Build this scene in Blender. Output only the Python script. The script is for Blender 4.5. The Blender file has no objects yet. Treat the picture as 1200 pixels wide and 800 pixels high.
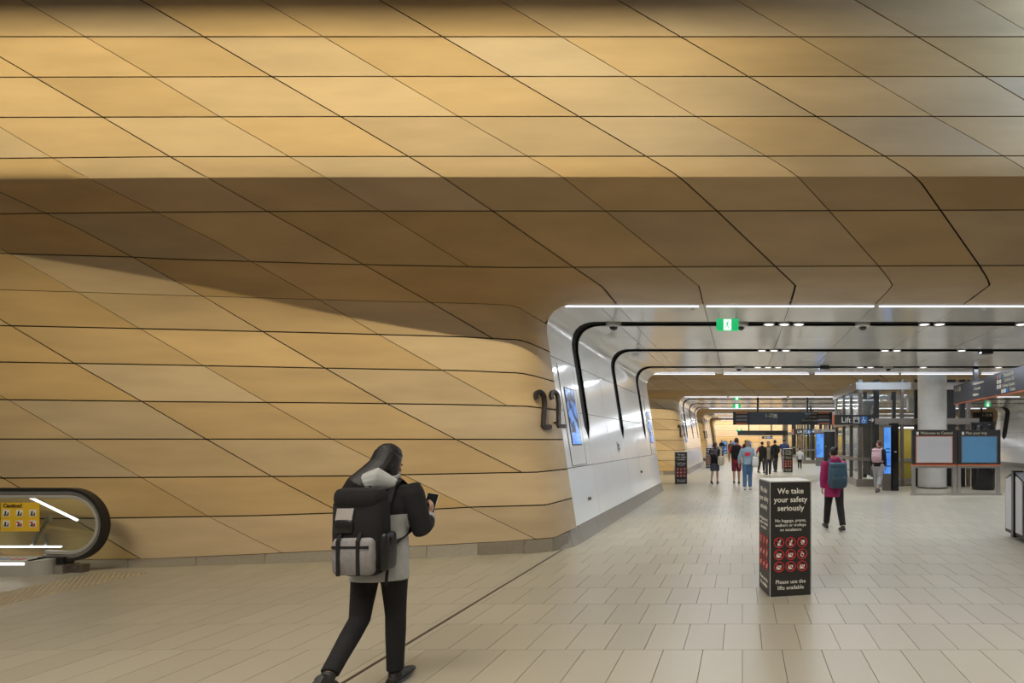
import bpy, bmesh, math, random
import numpy as np
from mathutils import Vector, Matrix
random.seed(11)
S = bpy.context.scene
COL = S.collection
R = math.radians

# ------------------------------------------------------------------ camera
F, CX, CY, CH = 660.0, 870.0, 516.0, 1.65      # focal length in px, vanishing point, eye height
cd = bpy.data.cameras.new('camera')
cd.sensor_width = 36.0
cd.lens = F / 1200 * 36
cd.shift_x = (600 - CX) / 1200
cd.shift_y = (CY - 400) / 1200
cd.clip_end = 400
cam = bpy.data.objects.new('camera', cd)
cam.location = (0, 0, CH)
cam.rotation_euler = (R(90), 0, 0)
COL.objects.link(cam)
S.camera = cam

# ------------------------------------------------------------------ world and lamps
W = bpy.data.worlds.new('world')
S.world = W
W.use_nodes = True
W.node_tree.nodes['Background'].inputs[0].default_value = (1.0, 0.93, 0.84, 1)
W.node_tree.nodes['Background'].inputs[1].default_value = 0.12
S.view_settings.view_transform = 'Standard'
S.view_settings.look = 'None'
S.view_settings.gamma = 1.0
S.view_settings.use_curve_mapping = False
S.view_settings.exposure = 0.0

def area(name, loc, target, sx, sy, watts, col, spread=180):
    l = bpy.data.lights.new(name, 'AREA')
    l.shape = 'RECTANGLE'
    l.size = sx
    l.size_y = sy
    l.energy = watts
    l.color = col
    l.spread = R(spread)
    o = bpy.data.objects.new(name, l)
    o.location = loc
    d = Vector(target) - Vector(loc)
    o.rotation_euler = d.to_track_quat('-Z', 'Y').to_euler()
    COL.objects.link(o)
    return o

WARM = (1.0, 0.87, 0.53)
NEUT = (1.0, 0.94, 0.82)
COOL = (0.55, 0.76, 1.0)
# warm wall-washer slot above the hall, the same in the two bays behind
area('wall_washer', (-5.6, 0.5, 9.5), (-5.6, 6.5, 5.8), 11.0, 0.08, 222, WARM, 62)
area('wall_washer', (-5.6, 19.5, 9.5), (-5.6, 26.0, 4.2), 12.0, 0.08, 300, WARM, 80)
area('wall_washer', (-5.6, 37.6, 9.5), (-5.6, 44.0, 4.2), 12.0, 0.08, 300, WARM, 80)
# general hall lamps in the high ceiling
area('hall_lamp', (-4.0, 1.9, 8.9), (-4.0, 2.4, 0), 9.0, 0.8, 115, NEUT, 90)
area('hall_lamp', (4.5, 1.9, 8.9), (4.0, 3.4, 0), 6.0, 0.8, 90, NEUT, 90)
area('hall_lamp', (-2.0, -2.5, 8.9), (-1.0, 2.0, 0), 11.0, 2.0, 245, NEUT, 100)
# cool daylight from the upper right
area('daylight', (8.2, 3.6, 8.7), (6.2, 6.5, 7.7), 1.6, 1.6, 430, COOL, 70)
area('bay_lamp', (5.0, 22.5, 8.5), (5.0, 22.5, 0), 18.0, 3.0, 800, NEUT)
area('bay_lamp', (5.0, 41.6, 8.5), (5.0, 41.6, 0), 18.0, 3.0, 900, NEUT)
area('bay_lamp', (5.0, 56.5, 8.5), (5.0, 56.5, 0), 18.0, 2.5, 800, NEUT)
area('end_lamp', (1.0, 64.8, 5.2), (1.0, 68.0, 1.8), 22.0, 1.0, 1500, (1.0, 0.90, 0.74))
# downlights recessed in the black ceiling channels
for gy in (10.64, 13.75, 16.9, 30.0, 33.5, 37.3, 48, 52):
    for gx in (1.0, 8.0):
        area('channel_lamp', (gx, gy, 3.80), (gx, gy, 0), 6.0, 0.14, 108 if gy < 20 else 145, (0.86, 0.92, 1.0))

# ------------------------------------------------------------------ materials
def nt(name):
    m = bpy.data.materials.new(name)
    m.use_nodes = True
    return m, m.node_tree.nodes, m.node_tree.links, m.node_tree.nodes['Principled BSDF']

def mat(name, col, rough=0.5, metal=0.0, var=0.08, scale=8.0, bump=0.0, coat=0.0, spec=0.5, stretch=None, rnd=0.0, detail=4):
    m, n, l, b = nt(name)
    b.inputs['Roughness'].default_value = rough
    b.inputs['Metallic'].default_value = metal
    b.inputs['Coat Weight'].default_value = coat
    b.inputs['Coat Roughness'].default_value = 0.08
    b.inputs['Specular IOR Level'].default_value = spec
    tc = n.new('ShaderNodeTexCoord')
    mp = n.new('ShaderNodeMapping')
    mp.inputs['Scale'].default_value = stretch or (1, 1, 1)
    l.new(tc.outputs['Object'], mp.inputs['Vector'])
    no = n.new('ShaderNodeTexNoise')
    no.inputs['Scale'].default_value = scale
    no.inputs['Detail'].default_value = detail
    l.new(mp.outputs[0], no.inputs['Vector'])
    rp = n.new('ShaderNodeValToRGB')
    c = Vector(col[:3])
    rp.color_ramp.elements[0].position = 0.3
    rp.color_ramp.elements[1].position = 0.7
    rp.color_ramp.elements[0].color = (*(c * (1 - var)), 1)
    rp.color_ramp.elements[1].color = (*[min(1, v * (1 + var)) for v in c], 1)
    l.new(no.outputs[0], rp.inputs[0])
    out = rp.outputs[0]
    if rnd:
        oi = n.new('ShaderNodeObjectInfo')
        hs = n.new('ShaderNodeHueSaturation')
        mr = n.new('ShaderNodeMapRange')
        mr.inputs[3].default_value = 1 - rnd
        mr.inputs[4].default_value = 1 + rnd
        l.new(oi.outputs['Random'], mr.inputs[0])
        l.new(mr.outputs[0], hs.inputs['Value'])
        l.new(out, hs.inputs['Color'])
        ms = n.new('ShaderNodeMapRange')
        ms.inputs[3].default_value = 1 + rnd * 1.6
        ms.inputs[4].default_value = 1 - rnd * 1.6
        wn = n.new('ShaderNodeTexWhiteNoise')
        wn.noise_dimensions = '1D'
        l.new(oi.outputs['Random'], wn.inputs['W'])
        l.new(wn.outputs['Value'], ms.inputs[0])
        l.new(ms.outputs[0], hs.inputs['Saturation'])
        out = hs.outputs[0]
    l.new(out, b.inputs['Base Color'])
    if bump:
        bp = n.new('ShaderNodeBump')
        bp.inputs['Strength'].default_value = bump
        bp.inputs['Distance'].default_value = 0.01
        l.new(no.outputs[0], bp.inputs['Height'])
        l.new(bp.outputs[0], b.inputs['Normal'])
    return m

def emit(name, col, strength, base=None):
    m, n, l, b = nt(name)
    b.inputs['Base Color'].default_value = (*(base or col), 1)
    b.inputs['Emission Color'].default_value = (*col, 1)
    b.inputs['Emission Strength'].default_value = strength
    b.inputs['Roughness'].default_value = 0.3
    return m

def glass(name, col=(0.9, 0.95, 0.93), alpha=0.18, rough=0.03):
    # thin architectural pane: mostly clear, a little mirror
    m, n, l, b = nt(name)
    n.remove(b)
    tr = n.new('ShaderNodeBsdfTransparent')
    tr.inputs[0].default_value = (*col, 1)
    gl = n.new('ShaderNodeBsdfGlossy')
    gl.inputs['Roughness'].default_value = rough
    fr = n.new('ShaderNodeLayerWeight')
    fr.inputs[0].default_value = 0.5
    pw = n.new('ShaderNodeMath'); pw.operation = 'POWER'; pw.inputs[1].default_value = 4.0
    l.new(fr.outputs['Facing'], pw.inputs[0])
    mx = n.new('ShaderNodeMixShader')
    mt = n.new('ShaderNodeMath'); mt.operation = 'MULTIPLY_ADD'
    mt.inputs[1].default_value = 0.5
    mt.inputs[2].default_value = alpha * 0.2
    l.new(pw.outputs[0], mt.inputs[0])
    l.new(mt.outputs[0], mx.inputs[0])
    l.new(tr.outputs[0], mx.inputs[1])
    l.new(gl.outputs[0], mx.inputs[2])
    l.new(mx.outputs[0], n['Material Output'].inputs[0])
    return m

M = {}
M['stone'] = mat('sandstone panel', (0.452, 0.325, 0.186), 0.55, 0, 0.10, 1.6, 0.0, 0, 0.35, (0.5, 1, 2.5), 0.10, 6)
M['backing'] = mat('black backing', (0.012, 0.010, 0.009), 0.8, 0, 0.1, 4)
M['white'] = mat('white enamel panel', (0.74, 0.735, 0.72), 0.16, 0, 0.02, 1.2, 0, 0.3, 0.5)
M['black'] = mat('black metal', (0.016, 0.016, 0.018), 0.45, 0, 0.15, 9)
M['blackgloss'] = mat('black gloss', (0.010, 0.010, 0.012), 0.15, 0, 0.1, 9)
M['rubber'] = mat('black rubber', (0.014, 0.013, 0.013), 0.38, 0, 0.15, 20)
M['bronze'] = mat('dark bronze', (0.045, 0.036, 0.032), 0.4, 0.4, 0.15, 12)
M['steel'] = mat('brushed steel', (0.50, 0.48, 0.46), 0.28, 0.9, 0.06, 6, 0, 0, 0.5, (1, 1, 14))
M['steeldark'] = mat('dark bronze steel', (0.20, 0.175, 0.155), 0.33, 0.7, 0.08, 6)
M['band'] = mat('bronze band', (0.36, 0.32, 0.285), 0.3, 0.8, 0.08, 6, 0, 0, 0.5, (1, 1, 14))
M['satin'] = mat('satin silver cladding', (0.52, 0.51, 0.49), 0.35, 0.35, 0.04, 5)
M['kerb'] = mat('granite kerb', (0.235, 0.208, 0.172), 0.55, 0, 0.14, 60, 0.05, 0, 0.4)
M['grout'] = mat('tile joint', (0.17, 0.14, 0.10), 0.85, 0, 0.12, 20)
TILE = [mat('terrazzo tile %s' % 'abc'[i], c, 0.34, 0, 0.22, 210, 0.02, 0, 0.5) for i, c in enumerate(
    ((0.392, 0.358, 0.284), (0.408, 0.373, 0.296), (0.376, 0.343, 0.272)))]
M['brass'] = mat('brass stud', (0.70, 0.60, 0.42), 0.3, 0.8, 0.1, 9)
M['concrete'] = mat('pale column concrete', (0.60, 0.58, 0.54), 0.6, 0, 0.05, 3)
M['whitepaint'] = mat('white paint', (0.72, 0.71, 0.68), 0.4, 0, 0.03, 5)
M['signblack'] = mat('sign black', (0.022, 0.020, 0.020), 0.42, 0, 0.08, 6)
M['signblue'] = mat('sign slate', (0.040, 0.042, 0.052), 0.35, 0, 0.08, 6)
M['letter'] = mat('white lettering', (0.80, 0.78, 0.72), 0.5, 0, 0.02, 6)
M['lettercream'] = mat('cream lettering', (0.62, 0.57, 0.42), 0.5, 0, 0.02, 6)
M['red'] = mat('red print', (0.62, 0.03, 0.035), 0.5, 0, 0.04, 6)
M['orange'] = mat('orange edge', (0.62, 0.15, 0.05), 0.45, 0, 0.05, 6)
M['yellow'] = mat('yellow sticker', (0.80, 0.50, 0.03), 0.45, 0, 0.04, 6)
M['liftyellow'] = mat('mustard lift wall', (0.40, 0.31, 0.035), 0.45, 0, 0.06, 3)
M['bluesign'] = mat('blue icon', (0.015, 0.17, 0.55), 0.45, 0, 0.04, 6)
M['posterwhite'] = mat('pale poster', (0.52, 0.51, 0.53), 0.4, 0, 0.03, 3)
M['posterblue'] = mat('blue poster', (0.10, 0.27, 0.47), 0.4, 0, 0.05, 3)
M['lamp'] = emit('linear lamp white', (0.90, 0.92, 1.0), 1.8)
M['lampdim'] = emit('downlight lens', (1.0, 0.98, 0.95), 1.6)
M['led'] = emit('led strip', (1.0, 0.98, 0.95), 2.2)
M['exitgreen'] = emit('exit green', (0.01, 0.50, 0.16), 0.75)
M['exitwhite'] = emit('exit white', (1, 1, 1), 1.1)
M['glass'] = glass('clear glass')
M['glassgreen'] = glass('shaft glass', (0.92, 0.94, 0.93), 0.3)

def screen(name, c0, c1, strength, scale=5.0):
    m, n, l, b = nt(name)
    tc = n.new('ShaderNodeTexCoord')
    no = n.new('ShaderNodeTexNoise')
    no.inputs['Scale'].default_value = scale
    no.inputs['Detail'].default_value = 3
    l.new(tc.outputs['Object'], no.inputs['Vector'])
    rp = n.new('ShaderNodeValToRGB')
    rp.color_ramp.elements[0].position = 0.42
    rp.color_ramp.elements[0].color = (*c0, 1)
    rp.color_ramp.elements[1].position = 0.56
    rp.color_ramp.elements[1].color = (*c1, 1)
    l.new(no.outputs[0], rp.inputs[0])
    l.new(rp.outputs[0], b.inputs['Emission Color'])
    b.inputs['Emission Strength'].default_value = strength
    b.inputs['Base Color'].default_value = (0.01, 0.01, 0.012, 1)
    b.inputs['Roughness'].default_value = 0.2
    return m
M['screen'] = screen('lit screen', (0.02, 0.035, 0.09), (0.16, 0.34, 0.80), 0.9, 4.5)
M['screenblue'] = screen('blue screen', (0.05, 0.22, 0.80), (0.11, 0.36, 0.92), 0.9, 1.6)

# ------------------------------------------------------------------ mesh helpers
class MB:
    def __init__(s):
        s.v = []; s.f = []; s.m = []; s.cur = 0
    def add(s, vs, fs, mi=None):
        o = len(s.v)
        s.v += [tuple(v) for v in vs]
        s.f += [tuple(i + o for i in f) for f in fs]
        s.m += [s.cur if mi is None else mi] * len(fs)
        return s
    def box(s, x0, x1, y0, y1, z0, z1, mi=None):
        v = [(x, y, z) for z in (z0, z1) for y in (y0, y1) for x in (x0, x1)]
        f = [(0, 2, 3, 1), (4, 5, 7, 6), (0, 1, 5, 4), (2, 6, 7, 3), (0, 4, 6, 2), (1, 3, 7, 5)]
        return s.add(v, f, mi)
    def obox(s, c, ax, ay, az, mi=None):      # oriented box: centre and three half-axis vectors
        c, ax, ay, az = map(Vector, (c, ax, ay, az))
        v = [c + ax * i + ay * j + az * k for k in (-1, 1) for j in (-1, 1) for i in (-1, 1)]
        f = [(0, 2, 3, 1), (4, 5, 7, 6), (0, 1, 5, 4), (2, 6, 7, 3), (0, 4, 6, 2), (1, 3, 7, 5)]
        return s.add(v, f, mi)
    def bar(s, a, b, w, d=None, up=(0, 0, 1), mi=None):
        a, b = Vector(a), Vector(b)
        t = (b - a).normalized()
        u = Vector(up)
        if abs(t.dot(u)) > 0.95: u = Vector((0, 1, 0))
        x = t.cross(u).normalized(); y = x.cross(t)
        return s.obox((a + b) / 2, x * w / 2, (b - a) / 2, y * (d or w) / 2, mi)
    def loft(s, pts, rad, side=(1, 0, 0), n=12, mi=None, caps=True):
        pts = [Vector(p) for p in pts]
        vs = []; fs = []
        sd = Vector(side)
        for i, p in enumerate(pts):
            t = (pts[min(i + 1, len(pts) - 1)] - pts[max(i - 1, 0)])
            t = t.normalized() if t.length > 1e-9 else Vector((0, 0, 1))
            a = (sd - t * sd.dot(t))
            if a.length < 1e-4: a = t.orthogonal()
            a.normalize(); b = t.cross(a)
            r = rad[i]
            rx, ry = (r, r) if not isinstance(r, (tuple, list)) else r
            for k in range(n):
                th = 2 * math.pi * k / n
                vs.append(p + a * rx * math.cos(th) + b * ry * math.sin(th))
        for i in range(len(pts) - 1):
            for k in range(n):
                q = (k + 1) % n
                fs.append((i * n + k, i * n + q, (i + 1) * n + q, (i + 1) * n + k))
        if caps:
            fs.append(tuple(reversed(range(n))))
            fs.append(tuple(range((len(pts) - 1) * n, len(pts) * n)))
        return s.add(vs, fs, mi)
    def ball(s, c, rx, ry=None, rz=None, n=12, mi=None):
        ry = ry or rx; rz = rz or rx
        c = Vector(c); vs = []; fs = []; m = n // 2
        for i in range(1, m):
            ph = math.pi * i / m
            for k in range(n):
                th = 2 * math.pi * k / n
                vs.append(c + Vector((rx * math.sin(ph) * math.cos(th), ry * math.sin(ph) * math.sin(th), -rz * math.cos(ph))))
        for i in range(m - 2):
            for k in range(n):
                q = (k + 1) % n
                fs.append((i * n + k, i * n + q, (i + 1) * n + q, (i + 1) * n + k))
        b0 = len(vs); vs += [c + Vector((0, 0, -rz)), c + Vector((0, 0, rz))]
        for k in range(n):
            q = (k + 1) % n
            fs.append((b0, q, k)); fs.append((b0 + 1, (m - 2) * n + k, (m - 2) * n + q))
        return s.add(vs, fs, mi)
    def prism(s, poly, o, u, v, w, mi=None):   # polygon (a,b) in plane o+a*u+b*v, extruded along w
        o, u, v, w = map(Vector, (o, u, v, w))
        n = len(poly)
        vs = [o + u * a + v * b for a, b in poly] + [o + u * a + v * b + w for a, b in poly]
        fs = [tuple(reversed(range(n))), tuple(range(n, 2 * n))]
        fs += [(i, (i + 1) % n, (i + 1) % n + n, i + n) for i in range(n)]
        return s.add(vs, fs, mi)
    def ring(s, c, u, v, w, r0, r1, n=24, a0=0, a1=2 * math.pi, mi=None):
        c, u, v, w = map(Vector, (c, u, v, w)); full = abs(a1 - a0 - 2 * math.pi) < 1e-6
        k = n if full else n + 1; vs = []
        for i in range(k):
            a = a0 + (a1 - a0) * i / n; d = u * math.cos(a) + v * math.sin(a)
            vs += [c + d * r0, c + d * r1, c + d * r0 + w, c + d * r1 + w]
        fs = []
        for i in range(n):
            p = 4 * i; q = 4 * ((i + 1) % k)
            fs += [(p, p + 1, q + 1, q), (p + 2, q + 2, q + 3, p + 3), (p, q, q + 2, p + 2), (p + 1, p + 3, q + 3, q + 1)]
        if not full:
            e = 4 * (k - 1); fs += [(0, 2, 3, 1), (e, e + 1, e + 3, e + 2)]
        return s.add(vs, fs, mi)
    def mesh(s, name, mats):
        me = bpy.data.meshes.new(name)
        me.from_pydata(s.v, [], s.f)
        for m in (mats if isinstance(mats, (list, tuple)) else [mats]): me.materials.append(m)
        me.polygons.foreach_set('material_index', s.m)
        bm = bmesh.new(); bm.from_mesh(me)
        bmesh.ops.recalc_face_normals(bm, faces=bm.faces)
        bm.to_mesh(me); bm.free()
        return me
    def build(s, name, mats, parent=None, smooth=False):
        me = s.mesh(name, mats)
        if smooth:
            me.polygons.foreach_set('use_smooth', [True] * len(me.polygons))
            try: me.set_sharp_from_angle(angle=R(38))
            except Exception: pass
        return link(name, me, parent)

def link(name, data, parent=None):
    o = bpy.data.objects.new(name, data)
    COL.objects.link(o)
    if parent: o.parent = parent
    return o

def tag(o, label, cat, group=None):
    o['label'] = label; o['category'] = cat
    if group: o['group'] = group
    return o

def thing(name, label, cat, loc=(0, 0, 0), rz=0, group=None):
    o = link(name, None)
    o.empty_display_size = 0.1
    o.location = loc; o.rotation_euler = (0, 0, rz)
    return tag(o, label, cat, group)

def struct(o):
    o['kind'] = 'structure'
    return o

KIDS = {}
def copy_tree(o, parent=None):
    c = o.copy(); COL.objects.link(c); c.parent = parent
    for ch in list(o.children): copy_tree(ch, c)
    return c

def px(x, y, Y):
    return Vector(((x - CX) * Y / F, Y, CH + (CY - y) * Y / F))
def fl(x, y):
    return px(x, y, CH * F / (y - CY))

def text(body, size, m, o, u, v, parent, name='lettering', align='CENTER', bold=0.0, depth=0.002, aligny='CENTER', space=1.0):
    cu = bpy.data.curves.new('t', 'FONT')
    cu.body = body; cu.size = size; cu.align_x = align; cu.align_y = aligny
    cu.extrude = depth / 2; cu.offset = bold * size; cu.resolution_u = 2; cu.space_character = space
    t = bpy.data.objects.new('t', cu); COL.objects.link(t)
    dg = bpy.context.evaluated_depsgraph_get()
    me = bpy.data.meshes.new_from_object(t.evaluated_get(dg))
    bpy.data.objects.remove(t); bpy.data.curves.remove(cu)
    u = Vector(u).normalized(); v = Vector(v).normalized(); w = u.cross(v)
    mt = Matrix((u, v, w)).transposed().to_4x4(); mt.translation = Vector(o)
    me.transform(mt)
    me.materials.clear(); me.materials.append(m)
    me.name = name
    return link(name, me, parent)
# ------------------------------------------------------------------ the shell's shape
SOF = [(6.53, 12.0), (6.53, 4.755), (6.536, 4.722), (6.556, 4.698), (6.59, 4.679), (6.93, 4.474), (7.65, 4.003),
       (7.85, 3.90), (7.97, 3.865), (8.10, 3.853), (8.4, 3.85), (14.0, 3.85)]
MOUTH = 9.10
def d_soffit(Y, Z):
    # signed distance to the fascia / soffit profile, positive in the air
    best = np.full(Y.shape, 1e9); sg = np.ones(Y.shape)
    for (a, b), (c, d) in zip(SOF[:-1], SOF[1:]):
        ex, ez = c - a, d - b; L2 = ex * ex + ez * ez
        t = np.clip(((Y - a) * ex + (Z - b) * ez) / L2, 0, 1)
        dx, dz = Y - (a + t * ex), Z - (b + t * ez)
        dist = np.hypot(dx, dz)
        m = dist < best
        cr = ex * dz - ez * dx
        best = np.where(m, dist, best); sg = np.where(m, np.where(cr > 0, -1, 1), sg)
    return best * sg
def smin(a, b, k):
    h = np.maximum(k - np.abs(a - b), 0) / k
    return np.minimum(a, b) - h * h * k / 4
def side_x(Z): return -2.68 - 0.152 * (Z - 0.26)
def wall_y(X, Z): return 7.42 + 0.16 * (X + 8) + 0.13 * Z
def g(X, Y, Z):
    dA = (wall_y(X, Z) - Y) * 0.97
    dB = (X - side_x(Z)) * 0.98
    dw = -smin(-dA, -dB, 0.55)
    return smin(d_soffit(Y, Z), dw, np.clip(0.85 - (Y - 8.2) * 0.36, 0.52, 0.85))
def march(x, y):
    # pixel -> point on the shell (vectorised)
    x = np.asarray(x, float); y = np.asarray(y, float)
    dx = (x - CX) / F; dz = (CY - y) / F
    f = lambda t: g(dx * t, t, CH + dz * t)
    lo = np.full(x.shape, 5.0); hi = np.full(x.shape, MOUTH + 0.6); done = np.zeros(x.shape, bool)
    prev = lo.copy()
    for t in np.linspace(5.0, MOUTH + 0.6, 140):
        tt = np.full(x.shape, t); neg = (f(tt) <= 0) & ~done
        lo = np.where(neg, prev, lo); hi = np.where(neg, tt, hi); done |= neg
        prev = tt
    for _ in range(22):
        mid = (lo + hi) / 2; neg = f(mid) <= 0
        hi = np.where(neg, mid, hi); lo = np.where(neg, lo, mid)
    t = np.minimum(hi, MOUTH)
    P = np.stack([dx * t, t, CH + dz * t], -1)
    return P, done
def grad(P):
    e = 0.004; X, Y, Z = P[..., 0], P[..., 1], P[..., 2]
    n = np.stack([g(X + e, Y, Z) - g(X - e, Y, Z), g(X, Y + e, Z) - g(X, Y - e, Z), g(X, Y, Z + e) - g(X, Y, Z - e)], -1)
    return n / np.maximum(np.linalg.norm(n, axis=-1, keepdims=True), 1e-9)
# opening outline at the tunnel mouth, from the floor up the left wall and over to the crown
def outline():
    pts = []
    def root(f, a, b):
        for _ in range(40):
            m = (a + b) / 2
            if f(m) > 0: a = m
            else: b = m
        return (a + b) / 2
    gg = lambda X, Z: float(g(np.array([X]), np.array([MOUTH]), np.array([Z]))[0])
    cx, cz = -2.35, 3.10
    zs = [0.0, 0.26, 0.5, 0.9, 1.2, 1.45, 1.68, 1.9, 2.15, 2.45, 2.75, 3.02]
    for z in zs:
        pts.append((root(lambda r: gg(cx - r, z), 0, 1.6), z))
    pts = [(cx - p[0], p[1]) for p in pts]
    for k in range(1, 17):
        a = math.pi - (math.pi / 2) * k / 16
        r = root(lambda r: gg(cx + r * math.cos(a), cz + r * math.sin(a)), 0, 1.6)
        pts.append((cx + r * math.cos(a), cz + r * math.sin(a)))
    return pts
PROF = outline()
NW = 12                                   # points on the straight wall; then the fillet
CROWN = [-2.04, -0.63, 0.77, 2.15, 3.58, 5.0, 6.4]
MIDX = 7.2
zc = PROF[-1][1]
half = PROF + [(x, zc + (3.85 - zc) * min(1, i / 1.0)) for i, x in enumerate(CROWN)] + [(MIDX, 3.85)]
ZCEIL = 3.85
PROFILE = half + [(2 * MIDX - x, z) for x, z in reversed(half[:-1])]
NP = len(PROFILE)

# pixel curves of the joints
def curve(pts, ext=True):
    xs = np.array([p[0] for p in pts], float); ys = np.array([p[1] for p in pts], float)
    def f(x):
        x = np.asarray(x, float); r = np.interp(x, xs, ys)
        s0 = (ys[1] - ys[0]) / (xs[1] - xs[0]); s1 = (ys[-1] - ys[-2]) / (xs[-1] - xs[-2])
        if ext:
            r = np.where(x < xs[0], ys[0] + (x - xs[0]) * s0, r); r = np.where(x > xs[-1], ys[-1] + (x - xs[-1]) * s1, r)
        return r
    return f
op = [(CX + F * X / MOUTH, CY - F * (Z - CH) / MOUTH) for X, Z in PROF]     # portal outline in px
ip = min(range(len(op)), key=lambda i: abs(op[i][1] - 379))                              # leftmost point of the outline
lowpart = sorted([(y, x) for x, y in op[:ip + 1]])
portal_x = curve(lowpart)
px6, py6 = op[ip]
upper = [(x, y) for x, y in op[ip:]]
rows = {}
for k, y in zip(range(-3, 0), (-98, -51, -4)): rows[k] = curve([(0, y), (1200, y)])
rows[0] = curve([(0, 43), (1200, 43)])
rows[1] = curve([(0, 90.5), (400, 89.5), (1200, 89.5)])
rows[2] = curve([(0, 137.5), (400, 136.5), (1200, 136.3)])
rows[3] = curve([(-20, 185.6), (0, 185.5), (200, 183.5), (1200, 182.5)])
rows[4] = curve([(0, 250.5), (200, 248.5), (400, 247.3), (800, 247.3), (1200, 246)])
rows[5] = curve([(0, 297), (150, 301), (200, 303.5), (400, 309.5), (600, 313.5), (800, 312.5), (1200, 311)])
r6 = [(0, 339), (100, 342), (200, 345.5), (400, 351.3), (550, 355), (597, 357), (608, 360), (px6, py6)]
rows[6] = curve(r6)
rows[7] = curve([(0, 381.3), (200, 385.7), (400, 390.5), (540, 394.5), (608, 398), (620, 401.5), (644, 412)])
rows[8] = curve([(0, 424), (200, 427.5), (400, 431.5), (540, 434), (610, 437), (625, 440), (650, 447)])
rows[9] = curve([(0, 468), (200, 470.5), (400, 472), (540, 474), (620, 476), (652, 480)])
rows[10] = curve([(0, 514.3), (400, 514.3), (660, 514.8)])
rows[11] = curve([(0, 560), (200, 559), (400, 557.5), (550, 554.5), (630, 553), (667, 549)])
rows[12] = curve([(50, 607.5), (100, 607.3), (300, 604), (480, 598), (552, 594), (640, 591.5), (672, 583)])
rows[13] = curve([(0, 657), (170, 655), (300, 649.5), (500, 639.5), (600, 634), (650, 630), (678, 617)])
soff_low = curve(r6[:-1] + upper + [(700, 356.5), (1200, 356.5)])
dg = {
 -7: [(-72, 514), (3, 560), (22, 571), (105, 619), (165, 655), (190, 670)],
 -6: [(0, 463), (9, 468), (87, 514), (164, 558.5), (244, 605), (300, 633), (332, 648), (360, 662)],
 -5: [(0, 374), (12, 381), (87, 425.5), (164, 469), (241, 514), (320, 559), (391, 596), (490, 645)],
 -4: [(0, 291), (11, 297), (90, 342), (164, 385), (237, 427.5), (312, 471), (388, 514), (472, 556), (552, 595), (629, 632), (650, 642)],
 -3: [(0, 225), (54, 250), (87, 265), (155, 301), (237, 347), (307, 388), (379, 430), (452, 472), (534, 514.5), (609, 552)],
 -2: [(0, 149), (61, 185), (100, 207), (182, 248), (252, 282), (294, 306), (372, 350), (442, 391), (515, 432), (592, 474)],
 -1: [(40, 90), (120, 137), (200, 184), (312, 247), (426, 310), (504, 354), (575, 395)],
 0: [(26, 0), (100, 43), (180, 90), (258, 137), (340, 184), (380, 207), (445, 247), (552, 314)],
 1: [(165, 0), (239, 43), (319, 90), (400, 137), (480, 184), (518, 207), (577, 247), (672, 313), (706, 336), (722, 356)],
 2: [(306, 0), (538.5, 137), (620, 184), (656, 205), (710, 247.5), (791, 312.5), (819, 335), (824, 356)],
 3: [(445, 0), (679.5, 137), (759, 184), (784, 199), (800, 210.5), (840, 247), (909, 312.5), (925, 327.5), (932.5, 335), (926, 356)],
 4: [(585, 0), (817, 137), (898, 183), (920, 196), (936, 208), (971, 246), (1030, 312), (1042, 327), (1046, 335), (1026, 356)],
 5: [(724, 0), (958, 137), (1037, 183), (1067, 202), (1080, 215), (1102, 246), (1147, 310), (1157, 326), (1160, 334), (1130, 356)],
 6: [(863, 0), (1095, 137), (1175, 182), (1200, 197), (1218, 212), (1233, 246), (1266, 312), (1273, 326), (1275, 335), (1232, 356)],
}
for k in range(7, 13):
    sp = {-1: 0}
    dg[k] = [(x + (k - 6) * (139.3 if y < 210 else 131 if y < 260 else 119 if y < 320 else 114 if y < 340 else 103), y) for x, y in dg[6]]
dg[-8] = [(x - 152, y) for x, y in dg[-7]]
dg[-9] = [(x - 304, y) for x, y in dg[-7]]
dg[-10] = [(x - 456, y) for x, y in dg[-7]]
dg[-11] = [(x - 608, y) for x, y in dg[-7]]
dgf = {k: curve([(y, x) for x, y in v]) for k, v in dg.items()}
KMAX = {6: -1, 7: -2, 8: -2, 9: -3, 10: -3, 11: -4, 12: -4}

wall_left = MB()          # black sub-frame behind the panels (one mesh)
panel_jobs = []           # (key, mesh, centre)
def cell(top, bot, xl, xr, ns, ntt, gt, gb, gl, gr):
    tt = np.linspace(0, 1, ntt)
    def edge(xf, gx):
        x = xf(np.full(ntt, 300.0)); y = (top(x) + bot(x)) / 2
        for _ in range(70):
            y = y * 0.55 + 0.45 * ((top(x) + gt) * (1 - tt) + (bot(x) - gb) * tt)
            x = x * 0.55 + 0.45 * (xf(y) + gx)
        return x
    XL, XR = edge(xl, gl), edge(xr, -gr)
    s = np.linspace(0, 1, ns)[None, :]; t = tt[:, None]
    x = XL[:, None] * (1 - s) + XR[:, None] * s
    y = (top(x) + gt) * (1 - t) + (bot(x) - gb) * t
    return x, y
def solid(P, N, th, mb):
    h, w = P.shape[:2]
    A = P.reshape(-1, 3); B = (P - N * th).reshape(-1, 3)
    n = h * w; fs = []
    for i in range(h - 1):
        for j in range(w - 1):
            a = i * w + j
            fs.append((a, a + w, a + w + 1, a + 1))
    rim = [j for j in range(w)] + [i * w + w - 1 for i in range(1, h)] + [(h - 1) * w + j for j in range(w - 2, -1, -1)] + [i * w for i in range(h - 2, 0, -1)]
    for a, b in zip(rim, rim[1:] + rim[:1]): fs.append((a, b, b + n, a + n))
    mb.add(np.concatenate([A, B]).tolist(), fs)
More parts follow.
